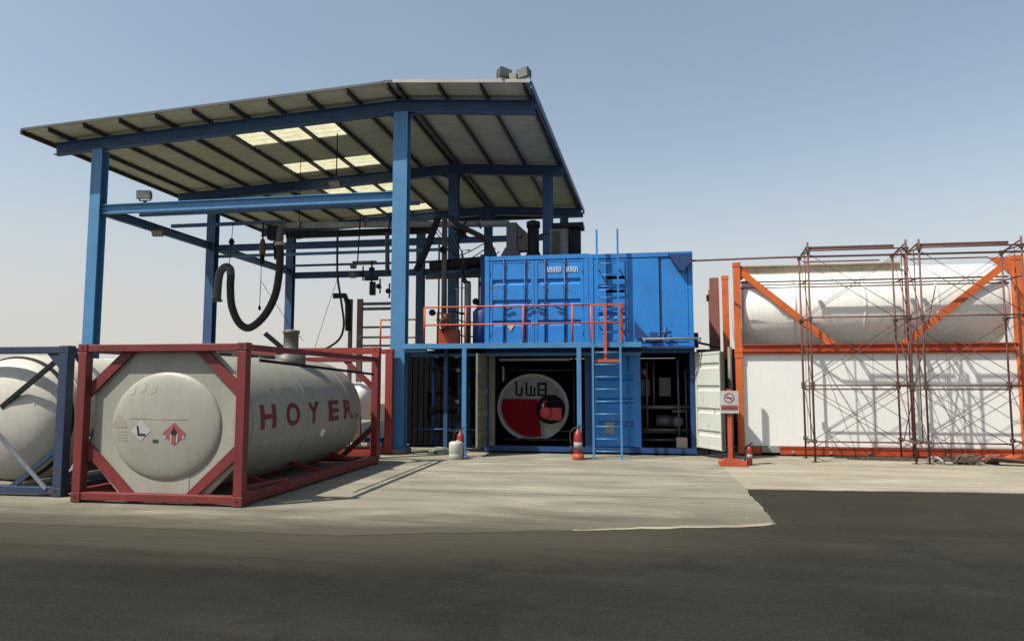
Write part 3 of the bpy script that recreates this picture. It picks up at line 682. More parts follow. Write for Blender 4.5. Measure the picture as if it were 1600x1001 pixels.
b = MB(); b.tube([(.9, CY-.1, 3.3), (.9, CY-.1, 2.95)], .04, 8); b.tube([(.78, CY-.1, 3.15), (1.05, CY-.1, 3.15)], .03, 8); b.build('valve', 'deep_blue', ur)
b = MB(); b.prism([(1.0, 5.18), (1.60, 5.18), (1.60, 4.98), (1.38, 4.72), (1.30, 4.74)], CY-.16, CY-.02); b.build('corner_wedge', 'deep_blue', ur)  # dark blue wedge at the top right front corner
# lower left: open boiler container
ll = thing('blue_container', 'lower left blue container standing open with a boiler inside', 'container', ((CX0+CXM)/2, CY, 0), 'blue containers stacked two by two')
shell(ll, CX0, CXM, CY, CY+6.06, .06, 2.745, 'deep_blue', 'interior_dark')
d = MB(); d.box(CX0+.02, CX0+.07, CY-1.18, CY-.01, .2, 2.6)
for k in range(4): d.box(CX0+.07, CX0+.10, CY-1.1, CY-.08, .45+k*.55, .62+k*.55)
d.build('open_door', 'grey_door', ll)
b = MB(); b.box(CX0+.125, CX0+.28, CY+.01, CY+.06, .2, 2.6); b.build('door_frame', 'grey_door', ll)
b = MB(); b.box(CX0+.4, CXM-.5, CY+.02, CY+.05, 2.44, 2.5); b.box(-3.43, -3.38, CY+.25, CY+.3, 1.9, 2.3); b.build('inner_trim', 'pale_grey', ll)
boi = thing('boiler', 'round boiler front painted grey and dark red with a red burner', 'boiler', (-2.62, 19.1, .2))
BC = (-2.62, 19.1, 1.20)
b = MB(); b.lathe(BC, 'y', [(0, .0), (0, .88), (.02, .90), (4.6, .90), (4.6, 0)], 64, 1.08, False); shellb = b.build('shell', 'boiler_grey', boi)
b = MB()
for a in range(64):
    a0, a1 = a*2*math.pi/64, (a+1)*2*math.pi/64
    def P2(r_, an, y): return (BC[0]+r_*1.08*math.cos(an), y, BC[2]+r_*math.sin(an))
    vs = [b.bm.verts.new(P2(r_, an, y)) for y in (19.04, 19.098) for r_, an in ((.82, a0), (.90, a0), (.90, a1), (.82, a1))]
    for f in ((0, 1, 2, 3), (1, 5, 6, 2), (0, 3, 7, 4)): b.bm.faces.new([vs[i] for i in f])
b.build('rim', 'pale_grey', boi)
poly = [(BC[0]-.86, 1.42), (BC[0]+.12, 1.42), (BC[0]+.16, 1.2), (BC[0]+.22, .43)]
for a in range(26, 41): an = a/40*0+R(-80)-(a-26)*R(115)/14*1.0; poly.append((BC[0]+.79*1.08*math.cos(an), BC[2]+.79*math.sin(an)))
b = MB(); b.prism(poly, 19.07, 19.096); b.build('red_panel', 'boiler_red', boi)
b = MB(); b.lathe((-2.14, 19.06, 1.14), 'y', [(-.02, .0), (-.02, .38), (.03, .40), (.035, 0)], 32); b.build('burner_door', 'interior_dark', boi)
b = MB(); b.lathe((-2.22, 19.0, 1.07), 'y', [(-.45, 0), (-.45, .13), (-.42, .16), (0, .18)], 20); b.box(-2.18, -1.82, 18.70, 18.98, .88, 1.20); b.tube([(-2.3, 18.75, 1.1), (-2.3, 18.75, 1.32), (-2.22, 18.9, 1.38)], .05, 10); bn = b.build('burner', 'burner_red', boi)
b = MB(); b.box(-2.12, -1.92, 18.712, 18.718, .98, 1.12); b.build('burner_label', 'pink_red', bn)
b = MB(); b.box(-2.32, -2.28, 18.70, 18.72, 1.18, 1.30); b.build('cap', 'bright_metal', bn)
b = MB(); b.prism([(-2.3, .45), (-1.98, .55), (-1.82, .72), (-1.85, .82), (-2.3, .80)], 19.06, 19.094); b.build('lower_plate', 'pale_grey', boi)
b = MB()                 # dark maker's lettering on the boiler head: blocky capitals, partly hidden
for (xa, xb, za, zb) in ((-3.10, -3.05, 1.52, 1.90), (-3.05, -2.90, 1.50, 1.55), (-2.95, -2.90, 1.56, 1.74), (-2.82, -2.77, 1.52, 1.88), (-2.70, -2.65, 1.55, 1.78), (-2.77, -2.55, 1.50, 1.55), (-2.60, -2.55, 1.56, 1.74),
                         (-2.50, -2.44, 1.50, 1.86), (-2.44, -2.30, 1.80, 1.86), (-2.44, -2.30, 1.64, 1.69), (-2.30, -2.24, 1.50, 1.86), (-2.44, -2.30, 1.50, 1.55), (-2.24, -1.98, 1.50, 1.53)): b.box(xa, xb, 19.086, 19.094, za, zb)
b.build('lettering', 'interior_dark', boi)
b = MB()
for (p, q) in (((-3.5, 18.95, 2.2), (-1.3, 18.95, 2.2)), ((-1.5, 18.95, .3), (-1.5, 18.95, 2.5)), ((-3.5, 18.9, .35), (-1.3, 18.9, .35)), ((-1.32, 18.85, 1.2), (-1.32, 18.85, 2.4))): b.tube([p, q], .035, 8)
tag(b.build('boiler_pipework', 'dark_steel'), 'dark pipes around the boiler front inside the open container', 'pipes')
# lower right: one leaf closed, one white leaf open
lr = thing('blue_container', 'lower right blue container half open, dark inside, with its white door swung out', 'container', ((CXM+CX1)/2, CY, 0), 'blue containers stacked two by two')
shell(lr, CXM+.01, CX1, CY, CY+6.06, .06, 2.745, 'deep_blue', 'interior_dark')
dl = door_leaf(lr, CXM+.14, .13, CY+.03, .22, 2.6, 'container_blue', 'door', 3)
b = MB(); b.tube([(-.05, CY, .18), (-.05, CY, 2.68)], .022, 8); b.box(-.9, .12, CY+.008, CY+.016, 2.08, 2.14); b.box(-.9, .12, CY+.008, CY+.016, 1.36, 1.42); b.build('lock_rod', 'container_blue', dl)
b = MB(); b.box(-.68, -.44, CY+.010, CY+.016, .55, .85); b.build('notice', 'pale_grey', dl)
b = MB(); b.box(.13, .25, CY+.02, CY+.1, .2, 2.62); b.build('door_edge', 'container_blue', lr)
# open white leaf, hinged at the right post
def leaf_open(ang):
    b = MB(); prof = [(0.0, 0)]; n = 4
    for k in range(n): zc = 2.38*(k+.72)/(n+.3); prof += [(zc-.09, 0), (zc-.055, .035), (zc+.02, .035), (zc+.055, 0)]
    prof.append((2.38, 0)); W_ = 1.12
    A = [b.bm.verts.new((.06, d_, z)) for z, d_ in prof]; B = [b.bm.verts.new((W_-.06, d_, z)) for z, d_ in prof]
    for i in range(len(prof)-1): b.bm.faces.new((A[i], B[i], B[i+1], A[i+1]))
    b.box(0, .06, -.02, .05, 0, 2.38); b.box(W_-.06, W_, -.02, .05, 0, 2.38); b.box(.06, W_-.06, .036, .05, 0, 2.38); b.box(.06, W_-.06, -.012, .034, 2.32, 2.375); b.box(.06, W_-.06, -.012, .034, .005, .06)
    M_ = Matrix.Translation((CX1+.02, CY-.02, .24)) @ Matrix.Rotation(ang, 4, 'Z')
    bmesh.ops.transform(b.bm, matrix=M_, verts=b.bm.verts); o = b.build('open_door', 'white_door', lr)
    b = MB(); b.box(W_-.02, W_+.025, -.03, .06, .02, 2.36); bmesh.ops.transform(b.bm, matrix=M_, verts=b.bm.verts); b.build('door_seal', 'grey_steel', o)
leaf_open(R(-63))
# machinery in the half open container
mach = thing('pump_unit', 'dark grey pumps and pipes inside the half open blue container', 'machinery', (.85, 19.3, .2))
for (y, z, q) in ((19.1, 1.22, .05), (19.2, .62, .04), (19.2, .36, .03)): b = MB(); b.tube([(.2, y, z), (1.5, y, z)], q, 10); b.build('header_pipe', 'grey_steel', mach)
b = MB(); b.tube([(1.22, 19.0, .4), (1.22, 19.0, 2.45)], .025, 8); b.tube([(.6, 19.2, 1.25), (.6, 19.2, 2.4)], .02, 8); b.tube([(.42, 19.3, .6), (.42, 19.3, 2.4)], .03, 8); b.tube([(1.42, 19.1, .5), (1.42, 19.1, 2.2)], .02, 8); b.build('riser_pipe', 'grey_steel', mach)
b = MB(); b.box(.75, 1.05, 19.4, 19.7, 1.5, 2.0); b.box(.25, .5, 19.4, 19.6, 1.5, 1.95); b.lathe((.35, 19.25, 2.15), 'y', [(-.05, .07), (0, .08)], 16); b.build('control_box', 'lamp_body', mach)
b = MB(); b.lathe((1.2, 19.0, .85), 'y', [(-.02, .0), (-.02, .13), (.15, .15), (.3, 0)], 16); b.tube([(1.05, 19.0, 1.12), (1.4, 19.0, 1.12)], .04, 8); b.lathe((.65, 19.4, .85), 'x', [(0, .16), (.5, .16)], 16); b.build('pump', 'lamp_body', mach)
b = MB(); b.lathe((.36, 18.95, 2.02), 'z', [(0, .02), (.16, .02)], 8); b.build('warning_lamp', 'pink_red', mach)
b = MB(); b.box(1.13, 1.40, 18.70, 18.98, .205, .46); tag(b.build('carton', 'box_cream', bevel=.006), 'small cream carton on the sill of the half open blue container', 'carton')

# ---------------------------------------------------------------- platform, railing, ladders
PY, PZ = 17.6, 2.86
plat = thing('access_platform', 'blue steel walkway deck running along the front of the containers', 'platform', (-2.4, PY, 0))
b = MB(); b.box(-5.85, .27, PY+.02, CY-.03, PZ-.03, PZ-.004); b.box(-5.75, -3.92, CY-.03, 22.5, PZ-.03, PZ-.004); b.build('deck', 'deep_blue', plat)
for (x0, x1, z0, z1, y) in ((-5.85, .27, PZ-.13, PZ, PY), (-5.85, .27, PZ-.30, PZ-.22, PY+.9)):
    b = MB(); b.box(x0, x1, y-.04, y+.0, z0, z1); b.box(x0, x1, y, y+.06, z0, z0+.015); b.build('edge_beam', 'steel_blue', plat)
b = MB(); b.box(-5.85, -5.2, PY+.08, PY+.16, PZ-.22, PZ-.12); b.build('edge_beam', 'steel_blue', plat)
for x in (-5.2, -3.8, -2.4, -1.0, .2): b = MB(); b.box(x-.03, x+.03, PY+.061, CY-.04, PZ-.13, PZ-.035); b.build('joist', 'deep_blue', plat)
for (x, y, m) in ((-4.17, PY-.01, 'steel_blue'), (-1.26, PY-.01, 'steel_blue')):
    b = MB(); b.box(x-.055, x+.055, y-.05, y+.05, .02, PZ-.135); b.box(x-.10, x+.10, y-.10, y+.10, .012, .03); b.build('leg', m, plat)
b = MB(); b.box(-4.90, -4.80, 18.3, 18.4, .02, PZ-.035); b.build('leg', 'beam_shade_blue', plat)
b = MB(); b.box(-5.65, -5.55, 21.6, 21.7, .02, PZ-.035); b.build('leg', 'beam_shade_blue', plat)
def rail(name, pts, posts, lab, m='handrail_orange', zs=(.94, .48), r_=.022, kick=True):
    t = thing(name, lab, 'railing', (pts[0][0], pts[0][1], PZ))
    for i, dz in enumerate(zs):
        b = MB()
        for p, q in zip(pts, pts[1:]): b.tube([(p[0], p[1], PZ+dz), (q[0], q[1], PZ+dz)], r_, 8)
        b.build('top_rail' if i == 0 else 'mid_rail', m, t)
    for (x, y) in posts:
        b = MB(); b.tube([(x, y, PZ), (x, y, PZ+zs[0])], r_*1.15, 8); b.build('post', m, t)
    return t
rail('safety_railing', [(-5.25, PY+.03), (-.12, PY+.03)], [(-5.25, PY+.03), (-4.15, PY+.03), (-2.66, PY+.03), (-1.42, PY+.03), (-.95, PY+.03)], 'orange railing along the front edge of the blue walkway deck')
b = MB()
for k in range(4): b.bar((-.20, PY+.02+k*.12, PZ), (-.20, PY+.02+k*.12, PZ+.96), .05, .03)
b.box(-.225, -.17, PY+.0, PY+.42, PZ+.90, PZ+.96); b.box(-.225, -.17, PY+.0, PY+.42, PZ+.05, PZ+.12); tag(b.build('ladder_gate', 'handrail_orange'), 'bright orange gate at the right end of the orange railing', 'gate')
rail('side_railing', [(-5.25, 18.9), (-5.25, 22.3), (-3.95, 22.3)], [(-5.25, 18.9), (-5.25, 20), (-5.25, 21.2), (-5.25, 22.3), (-4.6, 22.3)], 'dark red railing round the rear of the deck behind the centre post', 'orange_rail')
rail('left_railing', [(-5.85, 18.9), (-6.9, 18.9)], [(-6.9, 18.9)], 'short red railing left of the deck seen past the centre post', 'orange_rail', (.75, .25))
rail('pipe_railing', [(.28, 18.2), (1.75, 18.2)], [(.35, 18.2), (1.7, 18.2)], 'pale low pipe rail in front of the upper right blue container', 'pale_strap', (.10,), .03)
b = MB(); b.box(.28, 1.62, 18.35, CY-.02, PZ-.13, PZ-.07); tag(b.build('pipe_shelf', 'deep_blue'), 'narrow blue shelf under the pale pipe rail', 'shelf')
# orange hanging T-bar gate hanging in front of the ladder
b = MB(); b.box(-.64, -.57, PY-.10, PY-.06, 2.43, 3.82); b.box(-.90, -.22, PY-.10, PY-.06, 2.36, 2.43); b.box(-.95, -.91, PY-.08, PY-.05, 2.9, 3.8); b.box(-.26, -.22, PY-.08, PY-.05, 2.9, 3.8); b.box(-.91, -.26, PY-.08, PY-.05, 3.33, 3.36); b.box(-.91, -.26, PY-.08, PY-.05, 3.76, 3.80)
tag(b.build('ladder_barrier', 'handrail_orange'), 'orange T shaped barrier hanging in front of the blue ladder', 'barrier')
def ladder(x0, x1, y, z0, z1, zr0, n, lab, m='steel_blue', ztop=99):
    t = thing('ladder', lab, 'ladder', ((x0+x1)/2, y, z0), 'blue ladders')
    for x in (x0, x1): b = MB(); b.box(x-.025, x+.025, y-.035, y+.035, z0, z1); b.build('stile', m, t)
    for i in range(n):
        z = zr0+i*.30; 
        if z < min(z1-.1, ztop): b = MB(); b.tube([(x0+.02, y, z), (x1-.02, y, z)], .016, 8); b.build('rung', m, t)
    return t
ladder(-.91, -.24, PY-.14, .012, 2.90, .20, 9, 'blue ladder standing on the concrete up to the walkway deck')
ladder(-.83, -.29, CY-.22, PZ, 5.86, PZ+.3, 9, 'blue ladder from the walkway deck up to the container roof', 'container_blue', 5.2)
tl = bpy.data.objects['ladder.001']; tl['label'] = 'blue ladder from the walkway deck up to the container roof'
b = MB()
for (x, z) in ((-.83, 3.4), (-.29, 3.4), (-.83, 4.9), (-.29, 4.9)): b.bar((x, CY-.18, z), (x, CY+.0, z), .04, .02)
b.build('bracket', 'container_blue', tl)

# ---------------------------------------------------------------- dark pump bay left of the boiler container
bay = thing('storage_container', 'dark navy backdrop container under the deck, its shade painted near-black, left of the boiler', 'container', (-4.9, 19.8, 0))
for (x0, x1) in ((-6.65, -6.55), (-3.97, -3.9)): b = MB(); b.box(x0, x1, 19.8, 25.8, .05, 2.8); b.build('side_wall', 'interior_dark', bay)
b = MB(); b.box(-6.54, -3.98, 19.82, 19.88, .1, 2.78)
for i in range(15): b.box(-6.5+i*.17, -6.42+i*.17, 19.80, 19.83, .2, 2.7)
b.build('front_wall', 'bay_shade', bay)
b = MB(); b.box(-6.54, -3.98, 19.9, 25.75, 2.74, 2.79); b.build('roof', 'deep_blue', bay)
mf = thing('pipe_manifold', 'dark pipe manifold with small pale gauges under the deck', 'pipes', (-4.9, 18.95, 0))
b = MB()
for x, r_ in ((-5.35, .05), (-5.0, .07), (-4.62, .06), (-4.35, .045)): b.tube([(x, 18.95, .1), (x, 18.95, 2.7)], r_, 10)
b.build('riser_pipe', 'deep_blue', mf)
for (p, q, k) in (((-5.6, 18.9, 2.25), (-4.0, 18.9, 2.25), .06), ((-5.6, 18.85, .55), (-4.0, 18.85, .55), .05), ((-5.0, 18.8, 1.3), (-4.1, 18.8, 1.3), .045)): b = MB(); b.tube([p, q], k, 10); b.build('header_pipe', 'dark_steel', mf)
for (x, z, r_) in ((-5.22, 2.58, .055), (-4.68, 2.58, .06), (-4.60, 2.58, .05), (-4.62, 1.35, .06), (-4.42, 1.36, .05), (-4.98, 2.25, .05), (-4.6, 2.2, .07)):
    b = MB(); b.lathe((x, 18.72, z), 'y', [(-.02, 0), (-.02, r_), (.02, r_), (.03, 0)], 16); b.build('gauge', 'bright_metal' if z > 2.5 or z < 2 else 'pale_grey', mf)
for (x, z) in ((-5.0, 1.8), (-4.62, .9), (-5.35, 1.1), (-4.35, 1.9)):
    b = MB(); b.lathe((x, 18.86, z), 'y', [(-.08, .02), (-.07, .11), (-.05, .11), (-.04, .03), (.05, .08), (.1, .08)], 14); b.build('valve', 'dark_steel', mf)
b = MB(); b.tube([(-5.75, 18.5, .5), (-5.75, 18.5, .62), (-3.95, 18.5, .62)], .02, 8); tag(b.build('low_pipe', 'deep_blue'), 'thin blue pipe running low across the shaded bay under the deck', 'pipe')
b = MB(); b.prism([(-5.3, .012), (-4.5, .012), (-4.6, .10), (-4.85, .16), (-5.2, .07)], 18.1, 18.5); tag(b.build('hose_heap', 'grey_steel'), 'grey scrap heap on the ground in the shaded bay', 'scrap')
b = MB()
for i in range(3): b.tube(spline([(-5.25+i*.05, 18.2+.1*i, .06+.04*i), (-4.9, 18.0+.1*i, .10+.03*i), (-4.55, 18.25+.1*i, .06), (-4.9, 18.55, .08)], 6), .022, 8)
tag(b.build('coiled_hose', 'pale_grey'), 'pale hose coiled on the ground left of the white drum', 'hose')

# ---------------------------------------------------------------- plant on the deck and the roofs
def pipe(pts, r_, name, lab, m, cat='pipe', smooth=True, seg=12, par=None, n=8, ribs=False):
    P_ = spline(pts, n) if smooth else pts
    b = MB(); b.tube(P_, [r_*(1.05 if k % 2 else .95) for k in range(len(P_))] if ribs else r_, seg)
    o = b.build(name, m, par); return tag(o, lab, cat) if par is None else o
# grey vapour pipe with the big loading hose
hp = thing('vapour_pipe', 'long grey pipe running level under the roof to the stacks', 'pipe', (-11, 21, 6.9))
pipe([(-10.9, 21, 6.92), (-3.6, 21, 6.70)], .10, 'pipe_run', None, 'pale_grey', smooth=False, par=hp)
pipe([(-10.9, 21, 6.92), (-11.0, 21, 6.91), (-11.10, 21, 6.8), (-11.12, 21, 6.6), (-11.12, 21, 6.3)], .11, 'elbow', None, 'grey_steel', par=hp)
for x in (-10.4, -8.2, -4.5): b = MB(); b.lathe((x, 21, 6.90 if x < -8 else 6.73), 'x', [(-.02, .15), (.02, .15)], 16); b.build('flange', 'grey_steel', hp)
b = MB(); b.box(-11.0, -6.05, 21.15, 21.35, 6.55, 6.74); tag(b.build('cable_tray', 'dark_steel'), 'dark cable tray just below the long grey pipe', 'tray')
for x in (-10.6, -7.0):
    b = MB(); b.tube([(x, 21.25, 6.74), (x, 21.25, zr(x)-.1)], .012, 6); tag(b.build('hanger_rod', 'dark_steel'), 'thin rod hanging the dark cable tray, ' + ('left one' if x < -8 else 'right one'), 'rod')
hose = thing('loading_hose', 'thick black hose hanging in a deep U by the second left post', 'hose', (-12.3, 21, 4.2))
HP = [(-11.12, 21, 6.32), (-11.10, 21, 5.9), (-11.12, 21, 5.3), (-11.25, 21, 4.6), (-11.6, 21, 3.98), (-12.08, 21, 3.62), (-12.45, 21, 3.78), (-12.72, 21, 4.3), (-12.80, 21, 4.9), (-12.80, 21, 5.35)]
pts = spline(HP, 14); pipe(HP, .12, 'hose_body', None, 'black_rubber', par=hose, n=16, ribs=True)
b = MB(); b.tube(spline([(-12.80, 21, 5.32), (-12.84, 21, 5.55), (-13.0, 21, 5.62), (-13.18, 21, 5.45), (-13.24, 21, 5.1), (-13.26, 21, 4.55)], 8), .125, 12); b.lathe((-13.26, 21, 4.52), 'z', [(-.03, .17), (.03, .17)], 16); b.build('nozzle', 'lamp_body', hose)
b = MB(); b.lathe((-11.12, 21, 6.32), 'z', [(-.05, .16), (.05, .16)], 16); b.build('flange', 'tan_plate', hose)
b = MB(); b.tube([(-13.0, 21.2, 5.6), (-13.0, 21.35, 7.12)], .012, 6); b.lathe((-13.0, 21.3, 6.5), 'z', [(-.1, .05), (0, .1), (.12, .05)], 12); tag(b.build('hanger_cable', 'dark_steel'), 'thin cable holding the nozzle end of the thick black hose', 'cable')
bal = thing('spring_balancer', 'copper coloured spring balancer hanging inside the U of the hose', 'balancer', (-11.8, 21.2, 6))
b = MB(); b.tube([(-11.83, 21.2, 7.1), (-11.83, 21.2, 6.55)], .025, 8); b.build('hook', 'dark_steel', bal)
b = MB(); b.lathe((-11.83, 21.2, 6.0), 'z', [(0, .06), (.1, .1), (.4, .1), (.55, .05)], 12); b.build('body', 'copper_brown', bal)
b = MB(); b.lathe((-11.83, 21.2, 5.72), 'z', [(0, .06), (.28, .08)], 12); b.tube([(-11.85, 21.2, 5.72), (-11.87, 21.2, 4.35)], .012, 6); b.lathe((-11.87, 21.2, 4.2), 'z', [(0, .03), (.08, .05), (.16, .02)], 8); b.build('cable', 'dark_steel', bal)
b = MB(); b.box(-11.75, -11.3, 21.3, 21.6, 6.55, 7.0); b.tube([(-11.5, 21.4, 6.5), (-11.45, 21.4, 5.9)], .07, 8); tag(b.build('hoist_motor', 'dark_steel', bevel=.02), 'dark hoist motor beside the top of the thick hose', 'hoist')
b = MB(); b.tube(spline([(-10.9, 21, 6.75), (-10.6, 21.05, 6.5), (-10.3, 21.1, 6.55), (-10.2, 21.2, 6.8)], 8), .02, 6); tag(b.build('loop_cable', 'black_rubber'), 'short looped black cable under the left end of the grey pipe', 'cable')
pipe([(-9.15, 21, 6.72), (-9.15, 21, 6.0), (-9.12, 21, 5.2), (-8.98, 21, 4.4), (-8.88, 21, 3.7), (-9.0, 21, 3.25), (-9.35, 21, 2.98), (-9.7, 21.0, 2.85)], .035, 'thin_hose', 'thin black hose hanging from the grey pipe between two rear posts', 'black_rubber', 'hose')
pipe([(-9.55, 22, 5.3), (-9.9, 22, 4.3), (-10.3, 22, 3.0)], .008, 'stay_wire', 'thin pale wire slanting down left of the thin hose', 'grey_steel', 'wire', False, 5)
pipe([(-11.2, 14.0, 4.3), (-7.3, 13.6, 2.9)][:0] or [(-10.9, 19.5, 4.9), (-9.9, 19.5, 3.5), (-9.5, 19.5, 3.1)], .008, 'stay_wire', 'thin wire slanting down towards the top of the tank hatch', 'dark_steel', 'wire', False, 5)
# brown access stand left of the centre post with valves above
st = thing('access_stand', 'brown steel stand with rungs left of the centre post', 'stand', (-7.4, 20, 0))
for x, r_ in ((-8.25, .05), (-7.95, .08), (-6.75, .06)): b = MB(); b.box(x-r_, x+r_, 19.95, 20.05, .02, 4.35); b.build('post', 'brown_steel', st)
for z in (2.95, 3.2, 3.5, 4.05, 4.2): b = MB(); b.bar((-7.87, 20, z), (-6.81, 20, z), .05, .06 if z < 4 else .09); b.build('rung', 'lamp_body', st)
va = thing('valve_assembly', 'black valves and bent pipe hanging left of the centre post', 'valves', (-7.8, 20.4, 4.5))
pipe([(-8.75, 19.9, 4.45), (-8.40, 19.9, 4.45), (-8.30, 19.9, 4.2), (-8.28, 19.9, 3.4)], .085, 'bent_pipe', None, 'dark_steel', par=va, smooth=False)
b = MB(); b.tube([(-7.72, 20.3, 5.55), (-7.72, 20.3, 4.5)], .03, 8); b.box(-7.92, -7.52, 20.2, 20.35, 4.95, 5.07); b.box(-7.75, -7.60, 20.2, 20.35, 4.5, 4.9); b.lathe((-7.72, 20.3, 5.3), 'z', [(-.04, .09), (.04, .09)], 12); b.build('valve', 'dark_steel', va)
b = MB(); b.box(-8.35, -7.6, 20.3, 20.4, 5.48, 5.56); b.box(-8.42, -8.25, 20.2, 20.4, 5.05, 5.2); b.box(-8.40, -8.25, 20.25, 20.4, 5.34, 5.5); b.tube([(-7.25, 20.3, 6.4), (-7.22, 20.3, 5.1)], .07, 8); b.build('bracket', 'lamp_body', va)
pipe([(-7.22, 20.3, 6.4), (-7.22, 20.5, 6.9)], .03, 'support', None, 'dark_steel', par=va, smooth=False); pipe([(-8.2, 20.35, 5.55), (-8.2, 20.5, 7.0)], .02, 'support', None, 'dark_steel', par=va, smooth=False)
# deck plant right of centre post
dp = thing('deck_pipework', 'pipes, hoses and valves crowding the deck between the posts and the blue containers', 'pipework', (-4.7, 20.5, PZ))
b = MB(); b.tube([(-5.9, 20.4, 5.35), (-4.0, 20.4, 5.45)], .17, 14); b.build('header_pipe', 'dark_steel', dp)
b = MB(); b.tube([(-6.1, 20.6, 5.05), (-3.95, 20.6, 5.08)], .07, 10); b.build('header_pipe', 'brown_steel', dp)
b = MB(); b.tube([(-5.42, 20.2, PZ), (-5.42, 20.2, 6.75)], .085, 12); b.build('riser_pipe', 'grey_steel', dp)
b = MB(); b.tube([(-4.68, 20.1, PZ), (-4.68, 20.1, 4.75)], .10, 12); b.build('riser_pipe', 'pale_grey', dp)
b = MB(); b.tube([(-4.1, 19.6, PZ), (-4.1, 19.6, 5.5)], .10, 12); b.lathe((-4.15, 19.6, PZ), 'z', [(0, .26), (1.0, .26), (1.15, .12)], 16); b.build('filter_vessel', 'deep_blue', dp)
pipe([(-4.78, 20.1, 5.45), (-4.86, 20.1, 5.1), (-4.76, 20.1, 4.82), (-4.62, 20.1, 4.75)], .07, 'bend_hose', None, 'black_rubber', par=dp)
pipe([(-5.2, 20.0, 6.75), (-4.9, 20.0, 6.45), (-4.5, 20.0, 6.25), (-4.1, 20.0, 6.0), (-3.9, 20.0, 5.62), (-3.82, 20.0, 5.3)], .08, 'arched_hose', None, 'black_rubber', par=dp)
pipe([(-5.45, 19.6, 6.65), (-5.62, 19.6, 6.2), (-5.85, 19.6, 5.6), (-6.1, 19.6, 5.1)], .10, 'slanting_hose', None, 'dark_steel', par=dp)
b = MB(); b.bar((-5.2, 20.3, 6.5), (-4.7, 20.3, 6.15), .06, .06); b.bar((-4.75, 20.3, 6.7), (-5.15, 20.3, 6.2), .05, .05); b.box(-5.0, -4.8, 20.2, 20.4, 6.2, 6.45); b.build('bracket', 'dark_steel', dp)
b = MB(); b.box(-5.35, -4.75, 19.3, 19.5, PZ+.0, 3.35); b.build('fitting_cabinet', 'orange_rail', dp)
b = MB(); b.lathe((-5.15, 19.2, 3.5), 'y', [(-.05, .12), (.05, .14), (.2, .05)], 16); b.box(-5.25, -4.95, 19.25, 19.4, 3.36, 3.8); b.build('valve', 'copper_brown', dp)
b = MB(); b.lathe((-5.12, 19.2, 3.62), 'y', [(-.08, 0), (-.08, .05), (-.04, .06)], 12); b.lathe((-5.15, 19.2, 3.40), 'y', [(-.08, 0), (-.08, .04), (-.04, .05)], 12); b.build('gauge', 'pink_red', dp)
b = MB(); b.bar((-4.95, 19.3, 3.86), (-4.5, 19.3, 3.76), .04, .05); b.bar((-4.9, 19.3, 3.45), (-4.4, 19.3, 3.45), .04, .04); b.box(-4.55, -4.48, 19.3, 19.35, PZ, 3.5); b.build('lever', 'dark_steel', dp)
random.seed(11)
for k, (x, y, r_, z1) in enumerate(((-5.75, 20.8, .03, 6.2), (-5.05, 20.9, .025, 5.9), (-4.45, 20.6, .03, 5.3), (-4.25, 20.3, .04, 5.2), (-4.95, 19.9, .02, 4.6))):
    b = MB(); b.tube([(x, y, PZ), (x, y, z1), (x+.25, y, z1+.0)], r_, 8); b.lathe((x, y, PZ+.9+.2*k), 'z', [(-.03, r_+.04), (.03, r_+.04)], 10); b.build('thin_pipe', ['grey_steel', 'dark_steel', 'brown_steel', 'dark_steel', 'pale_grey'][k], dp)
for k in range(5):
    xa, xb = -6.0+.2*k, -4.2+.12*k; za, zb = 6.7-.12*k, 6.1-.1*k
    b = MB(); b.tube(spline([(xa, 20.7, za), ((xa+xb)/2-.1, 20.7, min(za, zb)-.35-.08*k), (xb, 20.7, zb)], 8), .016, 6); b.build('cable', 'black_rubber', dp)
for (x, z) in ((-5.7, 3.9), (-4.4, 4.2), (-4.75, 5.2), (-5.4, 5.75), (-4.2, 4.7)):
    b = MB(); b.lathe((x, 20.0, z), 'y', [(-.10, .02), (-.09, .10), (-.07, .10), (-.06, .025), (.0, .06), (.12, .06)], 12); b.build('hand_wheel', 'dark_steel', dp)
for (x, z) in ((-7.45, 4.75), (-7.15, 4.6), (-8.0, 5.15)):
    b = MB(); b.lathe((x, 20.25, z), 'y', [(-.10, .02), (-.09, .08), (-.07, .08), (-.06, .025), (.05, .05)], 12); b.tube([(x, 20.3, z-.2), (x, 20.3, z+.25)], .025, 8); b.build('hand_wheel', 'dark_steel', va)
# plant on the container roofs
rt = 5.28
ex = thing('exhaust_duct', 'brown grey duct with a flared foot on the upper left container roof', 'duct', (-3.3, 20, rt))
b = MB(); A = [(-3.72, -3.0, rt), (-3.52, -3.12, rt+.45), (-3.50, -3.12, rt+1.12)]
b.prism([(-3.76, rt), (-3.04, rt), (-3.16, rt+.45), (-3.50, rt+.45)], 19.75, 20.25); b.box(-3.48, -3.18, 19.8, 20.2, rt+.45, rt+1.18); b.build('flue', 'lamp_body', ex)
b = MB(); b.prism([(-3.17, rt+.35), (-2.86, rt+.35), (-2.86, rt+.85), (-3.17, rt+1.15)], 19.85, 20.15); b.lathe((-3.1, 19.8, rt+.8), 'y', [(-.02, .06), (.04, .07)], 12); b.build('cross_duct', 'brown_steel', ex)
ch = thing('exhaust_stack', 'black round exhaust stack with flared foot beside the brown duct', 'chimney', (-2.72, 20, rt))
b = MB(); b.lathe((-2.72, 20, rt), 'z', [(0, .36), (.02, .36), (.30, .19), (.34, .17), (1.18, .17), (1.18, .15)], 20); b.build('flue', 'dark_steel', ch)
b = MB(); b.lathe((-2.72, 20, rt+1.05), 'z', [(0, .175), (.0, .20), (.16, .20), (.2, .1)], 20); b.build('cap', 'dark_steel', ch)
vb = thing('ventilator_box', 'pale framed box with an olive panel on the container roof', 'ventilator', (-2.0, 19.6, rt))
